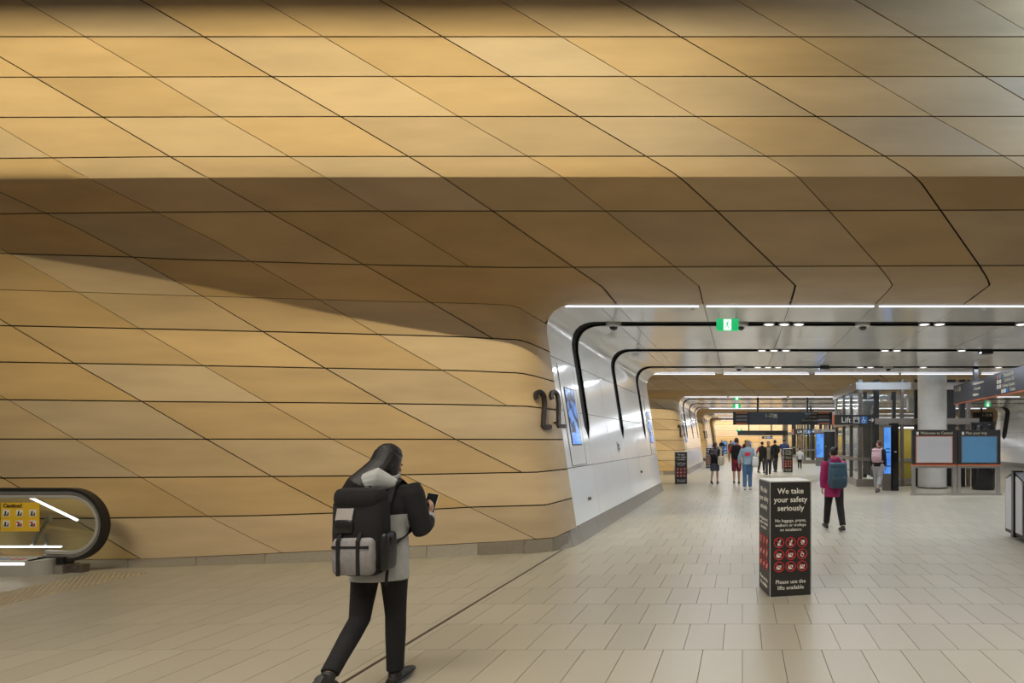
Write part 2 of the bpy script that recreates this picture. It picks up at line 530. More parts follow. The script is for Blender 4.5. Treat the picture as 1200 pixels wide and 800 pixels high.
def band(r):
    top = rows[r]
    if r == 5: bot = soff_low
    else: bot = rows[r + 1]
    ks = sorted(dgf)
    if r == 5: ks = [k for k in ks if k != 0]
    if r >= 6: ks = [k for k in ks if k <= KMAX[r]]
    segs = [(dgf[a], dgf[b], a, b) for a, b in zip(ks[:-1], ks[1:])]
    if r >= 6: segs.append((dgf[ks[-1]], portal_x, ks[-1], 99))
    for xl, xr, a, b in segs:
        xm = [float(f(np.array(float(q(np.array(600.0)))))) for f in (xl, xr) for q in (top, bot)]
        if max(xm) < -260 or min(xm) > 1720: continue
        wide = (b - a > 1) or b == 99
        ns = 22 if wide else (9 if r >= 3 else 3)
        ntt = 12 if (r == 5 and wide) else (9 if 3 <= r <= 5 else 5 if r >= 6 else 3)
        gl = 1.25 if a % 2 else 0.75
        gr = 0.0 if b == 99 else (1.25 if b % 2 else 0.75)
        x, y = cell(top, bot, xl, xr, ns, ntt, 0.7, 0.0 if (r == 5) else 0.7, gl, gr)
        P, ok = march(x, y)
        N = grad(P)
        mb = MB(); solid(P, N, 0.012, mb)
        c = P.reshape(-1, 3).mean(0)
        panel_jobs.append((mb, c, r))
        x, y = cell(top, bot, xl, xr, (ns if wide else max(ns // 2, 3)), (ntt if wide else max(ntt // 2, 3)), -1, -1 if r != 5 else 0, -1, -1 if b != 99 else 0)
        P, ok = march(x, y); N = grad(P)
        B = P - N * 0.07
        h, w = B.shape[:2]
        wall_left.add(B.reshape(-1, 3).tolist(), [(i * w + j, i * w + w + j, i * w + w + j + 1, i * w + j + 1) for i in range(h - 1) for j in range(w - 1)])
for r in range(-3, 13): band(r)

# main hall wall and its copies around the next portals
wl = struct(wall_left.build('wall_left', M['backing']))
panels = []
for mb, c, r in panel_jobs:
    o = mb.build('panel', M['stone'], wl, smooth=True)
    panels.append((o, c))
def shifted(dy, mirror, x0, x1, z1, name):
    w = link(name, wl.data); struct(w)
    if mirror: w.scale.x = -1; w.location.x = 2 * MIDX
    w.location.y = dy
    for o, c in panels:
        if x0 <= c[0] <= x1 and c[2] <= z1:
            q = link('panel', o.data, w)
    if not mirror:                      # the soffit repeats every 1.377 m, carry it on to the right
        for rep in (1, 2):
            for o, c in panels:
                if 0.9 <= c[0] < 0.9 + 5.508 and c[2] <= z1 and c[1] < 8.9:
                    q = link('panel', o.data, w); q.location.x = 5.508 * rep
    return w
shifted(19.0, False, -6.5, 6.408, 4.75, 'wall_bay_one')
shifted(36.9, False, -4.2, 6.408, 4.75, 'wall_bay_two')
shifted(36.9, True, -9.0, 2.6, 4.75, 'wall_bay_two_right')
shifted(50.9, False, -4.2, 6.408, 4.75, 'wall_bay_three')

# ------------------------------------------------------------------ white tunnels
def pnorm(i):
    a, b = PROFILE[max(i - 1, 0)], PROFILE[min(i + 1, NP - 1)]
    t = Vector((b[0] - a[0], b[1] - a[1])).normalized()
    return Vector((t.y, -t.x))          # towards the air
def idx_z(z): return min(range(NW), key=lambda i: abs(PROFILE[i][1] - z))
B0 = [idx_z(0.26), idx_z(1.2), idx_z(2.15), NW - 1, NW + 16 - 1] + [len(PROF) + i for i in range(len(CROWN))]
BR = B0 + [NP - 1 - i for i in reversed(B0)]
def half_gap(i, groove, gw=0.21):
    z = PROFILE[i][1]
    if not groove: return 0.004
    if z >= 2.14: return gw
    if z > 1.68: return 0.004 + (gw - 0.004) * min(1, (z - 1.68) / 0.25)
    return 0.004
def tunnel(Y0, Y1, grooves, n, single, depth=0.010):
    wb = MB()
    for i in range(NP - 1):
        a, b = PROFILE[i], PROFILE[i + 1]; na, nb = pnorm(i), pnorm(i + 1); e = 0.05
        wb.add([(a[0] - na.x * e, Y0, a[1] - na.y * e), (b[0] - nb.x * e, Y0, b[1] - nb.y * e),
                (b[0] - nb.x * e, Y1, b[1] - nb.y * e), (a[0] - na.x * e, Y1, a[1] - na.y * e)], [(0, 1, 2, 3)])
    w = struct(wb.build('trim_%d' % n, M['backing']))
    cuts = sorted([Y0, Y1] + grooves + [(p + q) / 2 for p, q in zip(grooves[:-1], grooves[1:])])
    one = MB()
    for ya, yb in zip(cuts[:-1], cuts[1:]):
        for i0, i1 in zip(BR[:-1], BR[1:]):
            vs, Ns = [], []
            ids = list(range(i0, i1 + 1))
            P = np.zeros((len(ids), 2, 3)); N = np.zeros((len(ids), 2, 3))
            L = len(ids)
            for q, i in enumerate(ids):
                X, Z = PROFILE[i]; nn = pnorm(i)
                if q in (0, L - 1):        # joint along the tunnel
                    j = ids[1] if q == 0 else ids[-2]
                    tx, tz = PROFILE[j][0] - X, PROFILE[j][1] - Z; ln = math.hypot(tx, tz)
                    X += tx / ln * 0.005; Z += tz / ln * 0.005
                a = ya + (half_gap(i, ya in grooves, 0.21 if Y0 < 20 else 0.34) if ya != Y0 else 0.0)
                b = yb - (half_gap(i, yb in grooves, 0.21 if Y0 < 20 else 0.34) if yb != Y1 else 0.0)
                P[q, 0] = (X, a, Z); P[q, 1] = (X, b, Z)
                N[q, :] = (nn.x, 0, nn.y)
            mb = one if single else MB()
            solid(P, N, depth, mb)
            if not single: mb.build('panel', M['white'], w, smooth=True)
    if single:
        one.build('lining', M['white'], w, smooth=True)
    return w
tunnel(MOUTH, 18.6, [10.64, 13.75, 16.9], 1, False)
tunnel(28.1, 38.7, [30.0, 33.6, 37.3], 2, False)
tunnel(46.0, 54.0, [47.2, 50.0, 52.8], 3, True)
tunnel(60.0, 64.0, [61.0, 63.0], 4, True)
# ------------------------------------------------------------------ high ceiling of the hall, floor
mb = MB(); mb.box(-18, 16, 1.5, 6.62, 9.0, 9.3)  # unseen slab, its front edge placed to cut the washer light on the fascia
struct(mb.build('ceiling', M['concrete']))
ground = MB(); ground.box(-20, 26, -10, 100, -0.06, -0.012)
floor = struct(ground.build('floor', M['grout']))
TW, TD, Y00 = 0.311, 0.622, 4.445
tiles = []
for r in range(-6, 36):
    y0 = Y00 + r * TD
    off = 0.0 if r % 2 else TW / 2
    for c in range(-38, 42):
        x0 = off + c * TW
        if x0 < -11.5 or x0 > 12.5: continue
        if x0 < -3.2 and y0 > 7.5 + 0.16 * (x0 + 8): continue
        xm, ym = x0 + TW / 2, y0 + TD / 2
        vis = ym > 3.6 and -40 < CX + F * xm / ym < 1240 and CY + F * CH / ym < 830
        tiles.append((ym, x0, y0, vis))
g2 = 0.0025
tm = []
for m in TILE:
    b = MB(); b.box(g2, TW - g2, g2, TD - g2, -0.012, 0)
    tm.append(b.mesh('tile', m))
seen = sorted([t for t in tiles if t[3]])[:300]
ss = set((t[1], t[2]) for t in seen)
for ym, x0, y0, v in seen:
    o = link('tile', random.choice(tm), floor); o.location = (x0, y0, 0)
b = MB()
for ym, x0, y0, v in tiles:
    if (x0, y0) in ss: continue
    x1, y1, k = x0 + TW - g2, y0 + TD - g2, random.randrange(3)
    b.add([(x0 + g2, y0 + g2, 0), (x1, y0 + g2, 0), (x1, y1, 0), (x0 + g2, y1, 0),
           (x0 + g2, y0 + g2, -.012), (x1, y0 + g2, -.012), (x1, y1, -.012), (x0 + g2, y1, -.012)],
          [(0, 1, 2, 3), (0, 4, 5, 1), (1, 5, 6, 2), (2, 6, 7, 3), (3, 7, 4, 0)], k)
o = b.build('distant_tiles', TILE, floor); o['kind'] = 'stuff'
# far paving, tiles too small to tell apart
mf, n, l, bs = nt('far terrazzo paving')
br = n.new('ShaderNodeTexBrick'); tc = n.new('ShaderNodeTexCoord')
br.inputs['Scale'].default_value = 1.0; br.inputs['Brick Width'].default_value = TW; br.inputs['Row Height'].default_value = TD
br.inputs['Mortar Size'].default_value = 0.004
br.inputs['Color1'].default_value = (0.400, 0.366, 0.290, 1); br.inputs['Color2'].default_value = (0.38, 0.347, 0.275, 1); br.inputs['Mortar'].default_value = (0.24, 0.2, 0.15, 1)
l.new(tc.outputs['Object'], br.inputs['Vector']); l.new(br.outputs[0], bs.inputs['Base Color']); bs.inputs['Roughness'].default_value = 0.34
yf = Y00 + 36 * TD
b = MB(); b.box(-20, 26, yf, 100, -0.012, 0); b.build('far_paving', mf, floor)
b = MB(); b.box(12.6, 26, 2, yf, -0.012, 0); b.box(-20, -2.9, 19.0, yf, -0.012, -0.0015); b.box(-20, -11.6, -8, 8, -0.012, 0); b.build('far_paving', mf, floor)
b = MB(); b.box(-2.735, -2.705, 0.5, 8.55, -0.001, 0.0015); b.build('expansion_joint', M['bronze'], floor)

# granite kerb along the wall foot
low = [(-170, 674), (-60, 670.5), (50, 668), (150, 665.5), (230, 663), (310, 660.5), (400, 657.5), (500, 654), (560, 650.5), (610, 648), (640, 646), (656, 644.5)]
bl = [fl(*p) for p in low] + [Vector((-2.61, 8.75, 0)), Vector((-2.59, 9.0, 0)), Vector((-2.585, 9.2, 0))]
tops = []
for i, p in enumerate(low):
    x = p[0] + (0 if p[0] < 560 else (p[0] - 560) * 0.10)
    P, ok = march(np.array([x]), rows[13](np.array([x])))
    tops.append(Vector(P[0]))
tops += [Vector((-2.72, 8.83, 0.235)), Vector((-2.69, 9.03, 0.25)), Vector((-2.68, 9.2, 0.26))]
kb = link('baseboard_left', None); struct(kb)
def kerb(b0, b1, t0, t1, par):
    mb = MB(); d = (b1 - b0).normalized() * 0.003
    b0, b1, t0, t1 = b0 + d, b1 - d, t0 + d, t1 - d
    n_ = Vector((-(b1 - b0).y, (b1 - b0).x, 0)).normalized()
    if n_.dot(t0 - b0) < 0: n_ = -n_
    lip0, lip1 = b0 + (t0 - b0) * 0.25 + Vector((0, 0, 0.0)), b1 + (t1 - b1) * 0.25
    lip0.z, lip1.z = t0.z * 0.16, t1.z * 0.16
    q0, q1 = t0 + n_ * 0.02, t1 + n_ * 0.02
    mb.add([b0, b1, lip1, lip0, t1, t0, q1, q0, q0 - Vector((0, 0, q0.z)), q1 - Vector((0, 0, q1.z))],
           [(0, 1, 2, 3), (3, 2, 4, 5), (5, 4, 6, 7), (7, 6, 9, 8), (0, 3, 5, 7, 8), (1, 9, 6, 4, 2)])
    mb.build('kerb_stone', M['kerb'], par, smooth=True)
for i in range(len(bl) - 1): kerb(bl[i], bl[i + 1], tops[i], tops[i + 1], kb)
for Ya, Yb in ((9.2, 18.6), (28.1, 38.7)):
    k = int((Yb - Ya) / 1.0)
    for i in range(k):
        a, c = Ya + (Yb - Ya) * i / k, Ya + (Yb - Ya) * (i + 1) / k
        kerb(Vector((-2.585, a, 0)), Vector((-2.585, c, 0)), Vector((-2.68, a, 0.26)), Vector((-2.68, c, 0.26)), kb)
    if Ya > 20: 
        for i in range(k):
            a, c = Ya + (Yb - Ya) * i / k, Ya + (Yb - Ya) * (i + 1) / k
            kerb(Vector((16.985, a, 0)), Vector((16.985, c, 0)), Vector((17.08, a, 0.26)), Vector((17.08, c, 0.26)), kb)
# kerbs of the next bay fronts
for i in range(6, len(bl) - 1):
    s_ = Vector((0, 19.0, 0)); kerb(bl[i] + s_, bl[i + 1] + s_, tops[i] + s_, tops[i + 1] + s_, kb)

# end wall of the walk, planks of warm stone with screens
ew = MB(); ew.box(-16, 26, 68.0, 68.3, 0, 9)
we = struct(ew.build('wall_end', M['backing']))
pm = MB(); pm.box(0.01, 5.99, 0, 0.06, 0.01, 0.70); pme = pm.mesh('panel', M['stone'])
for i in range(7):
    for j in range(13):
        o = link('panel', pme, we); o.location = (-16 + i * 6, 67.94, j * 0.71)
for i, (x, y0, y1) in enumerate(((848.5, 517, 531), (862, 517, 531), (876.5, 517, 531))):
    a = px(x, y1, 67.85)
    t = thing('wall_screen', ['leftmost of three tall lit screens on far end wall', 'middle of three tall screens on far end wall', 'rightmost of three tall screens on far end wall'][i], 'screen', (a.x, 67.85, a.z), 0, 'screens on the end wall')
    m_ = MB(); m_.box(-0.38, 0.38, -0.08, 0.08, -0.02, 1.48); m_.build('frame', M['black'], t)
    m_ = MB(); m_.box(-0.33, 0.33, -0.09, -0.08, 0.03, 1.42); m_.build('display', M['screen'], t)

# ------------------------------------------------------------------ linear lamps on the portal edges
def linlamp(x0, x1, y, Y, lab, grp):
    a, c = px(x0, y, Y), px(x1, y, Y)
    t = thing('linear_lamp', lab, 'light', ((a.x + c.x) / 2, Y, ZCEIL), 0, grp)
    hw = (c.x - a.x) / 2
    m_ = MB(); m_.box(-hw - .02, hw + .02, -0.03, 0.03, -0.012, 0.03); m_.build('housing', M['satin'], t)
    m_ = MB(); m_.box(-hw, hw, -0.03, 0.0, -0.034, -0.012); m_.build('diffuser', M['lamp'], t)
for i, (a, c) in enumerate(((663, 819), (828, 1024), (1030, 1224))):
    linlamp(a, c, 357, 9.16, ['bright linear ceiling lamp at the left end of nearest portal edge', 'bright linear ceiling lamp above the nearest exit sign', 'bright linear ceiling lamp at the right of nearest portal edge'][i], 'lamps on the nearest portal edge')
for i, (a, c) in enumerate(((764, 838), (848, 948), (955, 1053), (1056, 1146), (1150, 1240))):
    linlamp(a, c, 437, 18.5, '%s linear lamp from left on the second ceiling edge' % ['first', 'second', 'third', 'fourth', 'fifth'][i], 'lamps on the second ceiling edge')
for i, (a, c) in enumerate(((797, 852), (854, 922), (925, 990), (993, 1060), (1063, 1130), (1133, 1195))):
    linlamp(a, c, 464.4, 28.15, '%s linear lamp from left on the second white portal' % ['first', 'second', 'third', 'fourth', 'fifth', 'sixth'][i], 'lamps on the second portal edge')
for Y_, n_ in ((38.6, 'far edge of second white tunnel'), (46.1, 'third white portal'), (53.9, 'far edge of third white tunnel'), (60.1, 'fourth white portal')):
    t = thing('linear_lamp', 'long linear lamp on the ' + n_, 'light', (7.2, Y_, ZCEIL), 0, 'distant portal lamps')
    m_ = MB(); m_.box(-9.6, 9.6, -0.03, 0.03, -0.012, 0.03); m_.build('housing', M['satin'], t)
    m_ = MB(); m_.box(-9.5, 9.5, -0.03, 0.0, -0.034, -0.012); m_.build('diffuser', M['lamp'], t)
# ------------------------------------------------------------------ numerals on the portal walls
def digit_two(mb, w, h, d, st):
    # numeral 2 drawn as a thick stroke in the x-z plane, depth along y
    r = w / 2 - st / 2
    path = []
    for k in range(0, 15):
        a = R(212 - 225 * k / 14)
        path.append((w / 2 + r * math.cos(a), h - st / 2 - r + r * math.sin(a)))
    path += [(w * 0.84, h * 0.64), (w * 0.66, h * 0.36), (w * 0.48, st * 0.6)]
    for a, b in zip(path[:-1], path[1:]):
        t = (Vector((b[0], 0, b[1])) - Vector((a[0], 0, a[1])))
        e = t.normalized() * st * 0.16
        mb.bar(Vector((a[0], d / 2, a[1])) - e, Vector((b[0], d / 2, b[1])) + e, st, d, (0, 1, 0))
    mb.box(w * 0.42, w * 1.18, 0, d, 0, st)
def digit_one(mb, w, h, d, st):
    mb.box(w * 0.55, w * 0.55 + st, 0, d, 0, h)
    mb.bar((w * 0.2, d / 2, h * 0.80), (w * 0.6, d / 2, h - st * 0.4), st, d, (0, 1, 0))
def shell_at(x, y):
    P, ok = march(np.array([float(x)]), np.array([float(y)])); N = grad(P)
    return Vector(P[0]), Vector(N[0])
def numerals(dy, which, lab):
    t = thing('number_sign', lab, 'number sign', (0, 0, 0))
    for j, ch in enumerate(which):
        P, N = shell_at((627.5, 643.5)[j], 502.5)
        P2, N2 = shell_at((637, 643)[j], 480)
        u = Vector((-N2.y, N2.x, 0)).normalized()
        if u.x < 0: u = -u
        up = (shell_at(632, 458)[0] - shell_at(636, 502)[0]); up = (up - u * up.dot(u)).normalized()
        n_ = u.cross(up)
        if n_.dot(N2) < 0: n_ = -n_
        mb = MB()
        (digit_two if ch == '2' else digit_one)(mb, 0.205, 0.60, 0.05, 0.056)
        mt = Matrix((u, -n_, up)).transposed().to_4x4(); mt.translation = P + n_ * (0.085, 0.13)[j]
        o = mb.build('numeral', M['bronze'], t)
        o.data.transform(mt)
        c = P + u * 0.15 + up * 0.3
        q = MB(); q.bar(c + n_ * 0.05 - up * .2, c - n_ * 0.06 - up * .2, 0.03); q.build('standoff', M['bronze'], o)
    t.location.y = dy
    return t
numerals(0, '22', 'large dark bronze number 22 on the nearest sandstone portal corner')
numerals(19.0, '21', 'dark bronze number on the second sandstone portal corner')
numerals(36.9, '21', 'distant dark bronze number on the third sandstone portal corner')

# ------------------------------------------------------------------ things on the white tunnel wall
def wallpt(Y, z):
    zs = [p[1] for p in PROF[:NW]]; xs = [p[0] for p in PROF[:NW]]
    return Vector((float(np.interp(z, zs, xs)), Y, z))
WU = (wallpt(10, 2.6) - wallpt(10, 1.2)).normalized()        # up the leaning wall
WN = Vector((0, 1, 0)).cross(WU); WN = WN if WN.x > 0 else -WN
def wall_screen(Y, lab, dz=0):
    c = wallpt(Y, 2.08)
    t = thing('advertising_screen', lab, 'screen', c, 0, 'screens in the white tunnel wall')
    mb = MB(); mb.obox(WN * 0.004, (0, 0.43, 0), WU * 0.86, WN * 0.004)
    mb.build('surround', M['white'], t)
    mb = MB()
    w, h, e = 0.43, 0.86, 0.006
    for sgn in (-1, 1):
        mb.obox(WN * 0.008 + Vector((0, sgn * w, 0)), (0, e, 0), WU * h, WN * 0.003)
    mb.obox(WN * 0.008 - WU * h, (0, w, 0), WU * e, WN * 0.003)
    mb.build('seam', M['steeldark'], t)
    mb = MB(); mb.obox(WN * 0.012 - WU * 0.02, (0, 0.27, 0), WU * 0.50, WN * 0.006); b = mb.build('bezel', M['black'], t)
    mb = MB(); mb.obox(WN * 0.019 + WU * 0.08, (0, 0.25, 0), WU * 0.38, WN * 0.002); mb.build('display', M['screen'], t)
    mb = MB(); mb.obox(WN * 0.019 - WU * 0.40, (0, 0.25, 0), WU * 0.10, WN * 0.002); mb.build('caption', M['exitwhite'] if False else M['screenblue'], t)
    return t
wall_screen(9.78, 'lit blue advertising screen in white tunnel wall beside the number 22')
wall_screen(17.95, 'lit blue advertising screen at the far end of first white tunnel wall')
wall_screen(29.0, 'small distant lit screen in the second white tunnel wall')
for Y, z, lab, m in ((10.0, 0.62, 'small round dark door stop low on white wall near sandstone edge', 'steeldark'), (15.3, 0.80, 'small round dark fitting low on white wall further into tunnel', 'steeldark')):
    c = wallpt(Y, z); mb = MB(); mb.loft([c - WN * 0.01, c + WN * 0.05, c + WN * 0.055], [0.03, 0.03, 0.02], n=16)
    tag(mb.build('wall_fitting', M[m], smooth=True), lab, 'fitting')
t = thing('call_point', 'small pale square call plate on white tunnel wall', 'call point', wallpt(13.0, 1.5))
mb = MB(); mb.obox(WN * 0.008, (0, 0.10, 0), WU * 0.11, WN * 0.01); mb.build('plate', M['satin'], t)
mb = MB(); mb.obox(WN * 0.02 + WU * 0.04, (0, 0.05, 0), WU * 0.03, WN * 0.004); mb.build('button', M['black'], t)
mb = MB(); mb.obox(WN * 0.02 - WU * 0.04, (0, 0.05, 0), WU * 0.03, WN * 0.004); mb.build('button', M['black'], t)

# ------------------------------------------------------------------ exit signs, downlights and cameras in the ceiling
def exit_sign(x, y0, y1, Y, lab, w=None):
    c = px(x, (y0 + y1) / 2, Y); h = (y1 - y0) * Y / F / 2; w = w or h * 1.85
    t = thing('exit_sign', lab, 'exit sign', (c.x, Y, c.z), 0, 'green exit signs')
    mb = MB(); mb.box(-w, w, -0.02, 0.02, -h, h); b = mb.build('body', M['exitgreen'], t)
    mb = MB(); mb.box(-w * .34, w * .34, -0.026, -0.02, -h * .88, h * .88); p = mb.build('pictogram_panel', M['exitwhite'], t)
    k = h
    fg = MB(); y_ = -0.028
    fg.ball((0.10 * k, y_, 0.58 * k), 0.13 * k, 0.004, 0.13 * k, 8)
    for a, c2, wd in (((0.05, 0.42), (-0.08, -0.08), .2), ((0.02, 0.36), (-0.34, 0.16), .1), ((-.34, .16), (-.40, -.06), .1), ((0.05, 0.36), (0.30, 0.12), .1), ((.3, .12), (.42, .22), .1),
                      ((-.08, -.05), (0.16, -0.32), .15), ((.16, -.32), (.10, -.72), .13), ((-.08, -.05), (-.24, -.42), .15), ((-.24, -.42), (-.50, -.48), .13)):
        fg.bar((a[0] * k, y_, a[1] * k), (c2[0] * k, y_, c2[1] * k), wd * k, 0.004, (0, 1, 0))
    fg.build('running_figure', M['exitgreen'], p)
    for q in (-w * .8, w * .8):
        mb = MB(); mb.bar((q, 0, h), (q, 0, ZCEIL - c.z), 0.012); mb.build('hanger', M['satin'], t)
exit_sign(852.5, 373.5, 387.5, 9.7, 'nearest green exit sign with white running figure hanging from ceiling')
exit_sign(863.5, 473, 478, 29.0, 'second green exit sign hanging in the next tunnel')
exit_sign(863.5, 465.2, 468.6, 28.4, 'small green exit sign directly above the second one')
exit_sign(866.5, 503, 506.5, 47.8, 'smallest far green exit sign')
exit_sign(1157.5, 472.5, 476.5, 34.0, 'green exit sign at the far right beside white portal')

def downlight(x, Y, lab, grp):
    c = Vector(((x - CX) * Y / F, Y, ZCEIL))
    t = thing('downlight', lab, 'downlight', c, 0, grp)
    mb = MB(); mb.ring((0, 0, -0.012), (1, 0, 0), (0, 1, 0), (0, 0, 0.06), 0.085, 0.11, 20); mb.build('bezel', M['satin'], t, True)
    mb = MB(); mb.loft([(0, 0, -0.014), (0, 0, 0.04)], [0.085, 0.085], n=20); mb.build('lens', M['lampdim'], t)
for gy, xs, nm in ((10.64, (901, 919, 936, 1083, 1101, 1197), 'nearest'), (13.75, (893, 907, 921, 1037, 1051, 1127), 'second'), (16.9, (888, 900, 912, 1008, 1020, 1082, 1170), 'third')):
    for i, x in enumerate(xs):
        downlight(x, gy, '%s round downlight from left in the %s black ceiling channel' % (['first', 'second', 'third', 'fourth', 'fifth', 'sixth', 'seventh'][i], nm), 'downlights in the black channels')
def dome(x, Y, lab):
    c = Vector(((x - CX) * Y / F, Y, ZCEIL))
    t = thing('camera_dome', lab, 'security camera', c, 0, 'dome cameras in the channels')
    mb = MB(); mb.loft([(0, 0, 0.05), (0, 0, -0.04), (0, 0, -0.06)], [0.15, 0.14, 0.10], n=18); mb.build('housing', M['satin'], t, True)
    mb = MB(); mb.ball((0, 0, -0.06), 0.08, 0.08, 0.06, 14); mb.build('dome', M['blackgloss'], t, True)
for x, Y, lab in ((719, 10.64, 'dome camera in nearest black channel near its left bend'), (868, 10.64, 'dome camera in nearest black channel behind the exit sign'), (1011, 10.64, 'dome camera in nearest black channel between downlight groups'),
                  (866, 16.9, 'dome camera left of the downlights in the third black channel'), (1041, 16.9, 'dome camera right of the downlights in the third black channel')):
    dome(x, Y, lab)
for x, Y, lab in ((966, 16.6, 'small black ceiling speaker box by the third channel'), (1155, 13.75, 'small black box in the second channel above the angled sign')):
    c = Vector(((x - CX) * Y / F, Y, ZCEIL)); mb = MB(); mb.box(c.x - .14, c.x + .14, Y - .1, Y + .1, ZCEIL - .09, ZCEIL + .02); mb.box(c.x - .1, c.x + .1, Y - .115, Y - .1, ZCEIL - .07, ZCEIL - .02)
    tag(mb.build('speaker_box', M['black']), lab, 'speaker')
for x, y, lab in ((812, 362, 'tiny white ceiling sensor left of the nearest exit sign'), (1153, 361.5, 'tiny white ceiling sensor at right of nearest ceiling')):
    Y = 1452 / (516 - y); mb = MB(); c = ((x - CX) * Y / F, Y, ZCEIL); mb.loft([(c[0], Y, ZCEIL + .01), (c[0], Y, ZCEIL - .02), (c[0], Y, ZCEIL - .03)], [.035, .032, .015], n=14)
    tag(mb.build('ceiling_sensor', M['whitepaint'], smooth=True), lab, 'sensor')

# ------------------------------------------------------------------ safety notice boxes
def box_sign(loc, rz, lab, detail=True):
    t = thing('notice_box', lab, 'notice box', loc, rz, 'safety notice boxes')
    w, h = 0.46, 1.22
    mb = MB(); mb.box(0.004, w - .004, 0.004, w - .004, 0, h - 0.004); mb.build('body', M['whitepaint'], t)
    mb = MB(); mb.box(0.0, w, 0.0, w, h - .004, h + .004); mb.build('lid', M['whitepaint'], t)
    for face in range(4):
        ang = face * math.pi / 2
        rot = Matrix.Rotation(ang, 3, 'Z'); c = Vector((w / 2, w / 2, 0))
        def tr(a, z, d=0.0): return c + rot @ Vector((a - w / 2, -w / 2 - d, z))
        u = rot @ Vector((1, 0, 0)); v = Vector((0, 0, 1)); nn = rot @ Vector((0, -1, 0))
        mb = MB(); mb.obox(tr(w / 2, h / 2, -0.002), u * (w / 2 - .010), v * (h / 2 - .010), nn * 0.004); fp = mb.build('face_panel', M['signblack'], t)
        if face in (1, 2): continue
        o = lambda z: tr(w / 2, z, 0.004)
        for s_, z in (('We take', 1.115), ('your safety', 1.025), ('seriously', 0.935)): text(s_, 0.082, M['letter'], o(z), u, v, fp, bold=0.012)
        for s_, z in (('No luggage, prams,', 0.805), ('walkers or trolleys', 0.757), ('on escalators', 0.709)): text(s_, 0.0445, M['letter'], o(z), u, v, fp, bold=0.006)
        for s_, z in (('Please use the', 0.160), ('lifts available', 0.098)): text(s_, 0.058, M['letter'], o(z), u, v, fp, bold=0.006)
        for i in range(3):
            for j in range(3):
                cc = tr(w / 2 + (i - 1) * 0.128, 0.575 - j * 0.127, 0.003)
                k = 0.036
                mb = MB()
                def bar2(a0, a1, wd): mb.bar(cc + u * a0[0] * k + v * a0[1] * k + nn * .001, cc + u * a1[0] * k + v * a1[1] * k + nn * .001, wd * k, 0.002, nn)
                idx = j * 3 + i
                if idx == 2:
                    bar2((-.7, .6), (-.4, .5), .2); bar2((-.4, .1), (.7, .1), .9); bar2((-.4, -.6), (.6, -.6), .2)
                elif idx == 5:
                    mb.ring(cc - v * .01, u, v, nn * .002, .35 * k, .55 * k, 16); bar2((-.1, .1), (-.1, .8), .25); bar2((0, .2), (.5, .2), .2)
                elif idx in (0, 1):
                    bar2((-.2, -.7), (.2, .3), .6); bar2((.3, .4), (.45, .8), .4); bar2((-.5, .4), (-.1, .2), .25); bar2((-.5, -.8), (.6, -.8), .2)
                else:
                    bar2((-.7, -.6), (.6, -.6), .35); bar2((.4, -.6), (.6, .4), .3); bar2((-.2, -.5), (.1, .4), .45); bar2((-.7, -.4), (-.5, .3), .3)
                pic = mb.build('pictogram', M['letter'], fp)
                mb = MB(); mb.ring(cc, u, v, nn * .003, 0.048, 0.056, 24)
                mb.bar(cc + (-u + v) * 0.036 + nn * .003, cc + (u - v) * 0.036 + nn * .003, 0.009, 0.002, nn)
                mb.build('prohibition_ring', M['red'], pic if False else fp)
    return t
bs0 = box_sign((0.2845, 5.905, 0), R(12), 'nearest black safety notice box standing on open floor')
for loc, rz, lab in (((-2.55, 21.3, 0), R(8), 'black safety notice box against the second sandstone corner'), ((-2.15, 33.6, 0), R(8), 'distant black notice box behind the woman in grey skirt'), ((-1.75, 38.4, 0), R(8), 'farthest thin notice box just right of grey skirt woman'), ((2.15, 29.2, 0), R(4), 'black safety notice box beside the man in navy shirt')):
    c = copy_tree(bs0); c.location = loc; c.rotation_euler = (0, 0, rz); c['label'] = lab

# ------------------------------------------------------------------ hanging signs
def hang_sign(x0, x1, y0, y1, Y, lab, posts, cat='sign', m='signblack', name='hanging_sign', th=0.09):
    a, c = px(x0, y1, Y), px(x1, y0, Y)
    t = thing(name, lab, cat, (a.x, Y, a.z))
    w, h = c.x - a.x, c.z - a.z
    mb = MB(); mb.box(0, w, -th, th, 0, h); mb.build('body', M[m], t)
    for xp in posts:
        q = (xp - x0) * Y / F
        mb = MB(); mb.box(q - .05, q + .05, -.05, .05, h, ZCEIL - a.z); mb.build('hanger', M['black'], t)
    return t, w, h, th
U, V = (1, 0, 0), (0, 0, 1)
t, w, h, th = hang_sign(859, 975, 482.5, 497.5, 28.6, 'long black platform sign hung across the walk', (888, 946))
for a, b2 in ((0.15, 0.72), (w - 0.72, w - 0.15)):
    for k, zz in enumerate((0.06, 0.24, 0.42, h - .06)):
        mb = MB(); mb.box(a, b2, -th - .012, -th, zz - (.03 if k in (0, 3) else .05), zz + (.03 if k in (0, 3) else .05)); mb.build('slat', M['orange'] if k in (0, 3) else M['steeldark'], t)
mb = MB(); mb.box(0.85, 2.25, -th - .006, -th, .02, h - .02); mb.build('display', M['signblue'], t)
mb = MB(); mb.box(3.65, 5.1 - .9 + .0, -th - .006, -th, .02, h - .02); mb.build('display', M['signblue'], t)
text('1-20', 0.26, M['lettercream'], (1.85, -th - .009, h - .19), U, V, t)
mb = MB(); mb.box(2.10, 2.22, -th - .012, -th - .006, h - .24, h - .12); mb.box(2.05, 2.27, -th - .012, -th - .006, h - .30, h - .27); mb.build('train_icon', M['lettercream'], t)
text('Central Walk', 0.11, M['lettercream'], (3.95, -th - .009, h - .10), U, V, t)
text('1 2 3 4 5', 0.13, M['lettercream'], (4.0, -th - .009, h - .26), U, V, t)
